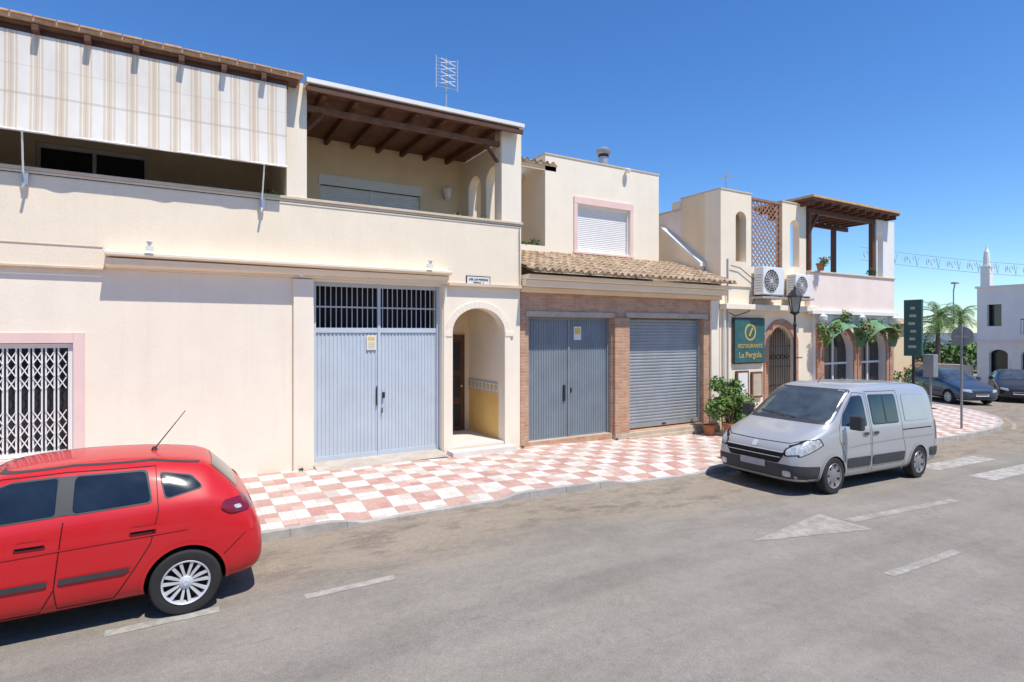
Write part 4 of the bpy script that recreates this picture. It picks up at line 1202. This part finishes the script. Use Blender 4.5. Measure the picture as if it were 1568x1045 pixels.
def van(name,u,v,z,rot,scale,mat):
    E=empty(name,(u,v,z),rot,scale)
    st=[(0,.38,.62,.62,.55,.70,.45),(.03,.27,.76,.72,.70,.80,.55),(.16,.21,.88,.84,.82,.92,.62),(.42,.19,.93,.97,.88,1.05,.68),(.80,.19,.945,1.08,.90,1.17,.74),(.98,.19,.947,1.11,.905,1.27,.76),
        (1.62,.19,.95,1.14,.915,1.79,.73),(1.85,.19,.95,1.15,.92,1.885,.74),(2.3,.19,.95,1.16,.92,1.93,.76),(3.4,.19,.95,1.16,.92,1.935,.765),(4.4,.2,.945,1.16,.91,1.915,.755),(4.66,.22,.935,1.15,.90,1.88,.74),(4.76,.26,.92,1.13,.88,1.80,.72),(4.80,.34,.88,1.10,.84,1.70,.68)]
    b=Body('body',E,st,mat,(.96,3.96),.365,.95)
    for m in ('s-','s+'):
        F1=[(1.28,1.20),(2.05,1.17),(2.05,1.70),(1.76,1.69),(1.42,1.40)]; F2=[(2.28,1.18),(3.20,1.18),(3.20,1.70),(2.28,1.71)]
        b.patch('cab_window_rubber',grow(F1,.018),m,RUB,off=.003,r=.05); b.patch('sliding_window_rubber',grow(F2,.018),m,RUB,off=.003,r=.06)
        b.patch('cab_window',F1,m,GLASS,off=.007,r=.05)
        b.patch('sliding_door_window',F2,m,GLASS,off=.007,r=.06)
        b.line('window_divider',[(2.74,1.19),(2.74,1.70)],m,.03,RUB,off=.011)
        b.patch('blank_panel_recess',[(3.45,1.18),(4.45,1.18),(4.38,1.68),(3.45,1.70)],m,mat,off=.006,r=.06)
        b.line('panel_outline',round_poly([(3.45,1.18),(4.45,1.18),(4.38,1.68),(3.45,1.70)],.06),m,.006,closed=True)
        b.line('cab_door_seam',[(1.18,1.14),(1.14,.95),(1.30,.62),(1.36,.27),(2.05,.25),(2.15,.5),(2.14,1.75),(1.85,1.77),(1.5,1.5),(1.18,1.14)],m)
        b.line('sliding_door_seam',[(2.20,.27),(2.20,1.78),(3.30,1.78),(3.32,.9),(3.42,.6),(3.38,.27),(2.20,.27)],m)
        b.line('slide_rail',[(3.33,1.02),(4.5,1.02)],m,.02)
        b.line('tail_seam',[(4.62,.3),(4.64,1.75)],m,.006)
        b.line('body_crease',[(1.4,.80),(2.2,.84),(3.3,.86),(4.6,.86)],m,.014,mat,off=.007)
        b.patch('side_rub_strip',[(1.38,.42),(2.12,.42),(2.12,.60),(1.36,.60)],m,RUB,off=.014,r=.02)
        b.patch('side_rub_strip',[(2.22,.42),(3.34,.42),(3.38,.60),(2.22,.60)],m,RUB,off=.014,r=.02)
        b.patch('side_rub_strip',[(4.42,.42),(4.74,.42),(4.74,.60),(4.38,.60)],m,RUB,off=.014,r=.02)
        for x in (1.98,2.32): b.patch('door_handle',[(x-.09,.99),(x+.09,.99),(x+.09,1.04),(x-.09,1.04)],m,RUB,off=.022,r=.02)
        b.patch('tail_lamp',[(4.68,.75),(4.80,.75),(4.80,1.15),(4.68,1.15)],m,LRED,off=.008,r=.02)
        b.patch('side_indicator',[(1.20,.86),(1.28,.86),(1.28,.90),(1.20,.90)],m,LORG,off=.008,r=.01)
        b.patch('headlamp_gasket',[(.11,.68),(.68,.88),(.60,1.0),(.32,.96),(.11,.86)],m,SEAM,off=.003,r=.03,cell=.04)
        b.patch('headlamp_wrap',[(.13,.70),(.64,.885),(.57,.985),(.32,.945),(.13,.85)],m,LCLR,off=.007,r=.03,cell=.04)
        b.patch('bumper_side',[(.06,.25),(.52,.25),(.56,.52),(.06,.54)],m,RUB,off=.006,r=.03)
    b.patch('windscreen_border',[(-.83,1.21),(.83,1.21),(.71,1.82),(-.71,1.82)],'f',RUB,off=.003,r=.07)
    b.patch('windscreen',[(-.79,1.26),(.79,1.26),(.68,1.79),(-.68,1.79)],'f',GLASSF,off=.007,r=.07)
    b.patch('lower_bumper',[(-.86,.24),(.86,.24),(.88,.54),(-.88,.54)],'f',RUB,off=.006,r=.06)
    b.patch('radiator_grille',[(-.50,.55),(.50,.55),(.62,.75),(-.62,.75)],'f',SEAM,off=.012,r=.04)
    b.line('grille_chrome',[(-.58,.745),(.58,.745)],'f',.018,ALLOY,off=.02); b.line('grille_bar',[(-.54,.655),(.54,.655)],'f',.012,ALLOY,off=.02)
    b.patch('badge',[(-.05,.77),(.05,.77),(.05,.87),(-.05,.87)],'f',ALLOY,off=.015,r=.03,cell=.03)
    b.patch('number_plate',[(-.26,.44),(.26,.44),(.26,.56),(-.26,.56)],'f',PLATEB,off=.024)
    b.line('bonnet_seam',[(-.80,.97),(-.62,.90),(0,.89),(.62,.90),(.80,.97)],'f',.01)
    for s_ in (-1,1):
        b.patch('headlamp_surround',[(s_*.60,.68),(s_*.86,.72),(s_*.90,.95),(s_*.72,.91),(s_*.58,.80)],'f',SEAM,off=.004,r=.03,cell=.04)
        b.patch('headlamp',[(s_*.63,.70),(s_*.85,.74),(s_*.88,.93),(s_*.73,.885),(s_*.61,.79)],'f',LCLR,off=.008,r=.03,cell=.04)
        b.patch('fog_lamp',[(s_*.58,.34),(s_*.72,.34),(s_*.72,.44),(s_*.58,.44)],'f',LCLR,off=.014,r=.04,cell=.03)
        b.line('wiper',[(s_*.1-.1,1.27),(s_*.1+.5,1.33)],'f',.018,RUB,off=.016)
        w=MB('door_mirror',E); w.box(1.26,1.40,s_*1.13-.11,s_*1.13+.11,1.14,1.40,RUB); w.beam((1.36,s_*.92,1.2),(1.34,s_*1.04,1.24),.07,.06,RUB); w.done(bevel=.035)
    b.patch('rear_glass',[(-.6,1.2),(.6,1.2),(.55,1.62),(-.55,1.62)],'r',GLASS,r=.06)
    b.patch('rear_plate',[(-.26,.9),(.26,.9),(.26,1.0),(-.26,1.0)],'r',PLATE,off=.01)
    for x in (.96,3.96):
        wheel(E,x,-.86,.325,HUB,'cap',-1); wheel(E,x,.86,.325,HUB,'cap',1)
    w=MB('roof_aerial',E); w.tube([(1.95,0,1.90),(2.25,0,2.15)],[.006,.004],IRON,6); w.done()
    return E
vu=9.17
E=van('parked_van',vu,6.87,g(vu)-.118,0,1.01,SILV); E.rotation_euler=(0,rad(1.72),0)
hatch('parked_car',31.6,11.6,g(32)-.118,rad(57),1.08,NAVY)
hatch('parked_car',34.6,11.2,g(35)-.118,rad(25),1.05,BLKP)

# ------------------------------------------------------------------ camera, sun, sky
cam=bpy.data.cameras.new('camera'); co=bpy.data.objects.new('camera',cam); COL.objects.link(co)
co.location=(0,0,2.6); co.rotation_euler=(rad(90),0,rad(-30.2)); cam.lens=19.97; cam.sensor_width=36; cam.shift_y=-.008; cam.clip_end=5000; cam.clip_start=.1
scene.camera=co
Ld=Vector((.12,-.45,1)).normalized()
sun=bpy.data.lights.new('sun','SUN'); so=bpy.data.objects.new('sun',sun); COL.objects.link(so)
sun.energy=5.0; sun.angle=rad(.5); sun.color=(1,.955,.88)
so.rotation_euler=(-Ld).to_track_quat('-Z','Y').to_euler(); so.location=(0,-20,40)
W=bpy.data.worlds.new('World'); scene.world=W; W.use_nodes=True
nt=W.node_tree; bg=nt.nodes['Background']; sk=nt.nodes.new('ShaderNodeTexSky'); sk.sky_type='NISHITA'; sk.sun_disc=False
sk.sun_elevation=math.asin(Ld.z); sk.sun_rotation=math.atan2(Ld.x,Ld.y); sk.air_density=1.0; sk.dust_density=.0; sk.ozone_density=1.8
hs=nt.nodes.new('ShaderNodeHueSaturation'); hs.inputs['Saturation'].default_value=1.22; hs.inputs['Hue'].default_value=.503
mx=nt.nodes.new('ShaderNodeMixRGB'); mx.blend_type='MULTIPLY'; mx.inputs[0].default_value=1; mx.inputs[2].default_value=(.80,1.0,1.22,1)
nt.links.new(sk.outputs[0],hs.inputs['Color']); nt.links.new(hs.outputs[0],mx.inputs[1]); nt.links.new(mx.outputs[0],bg.inputs[0]); bg.inputs[1].default_value=.145
scene.view_settings.view_transform='Standard'; scene.view_settings.look='None'; scene.view_settings.exposure=0
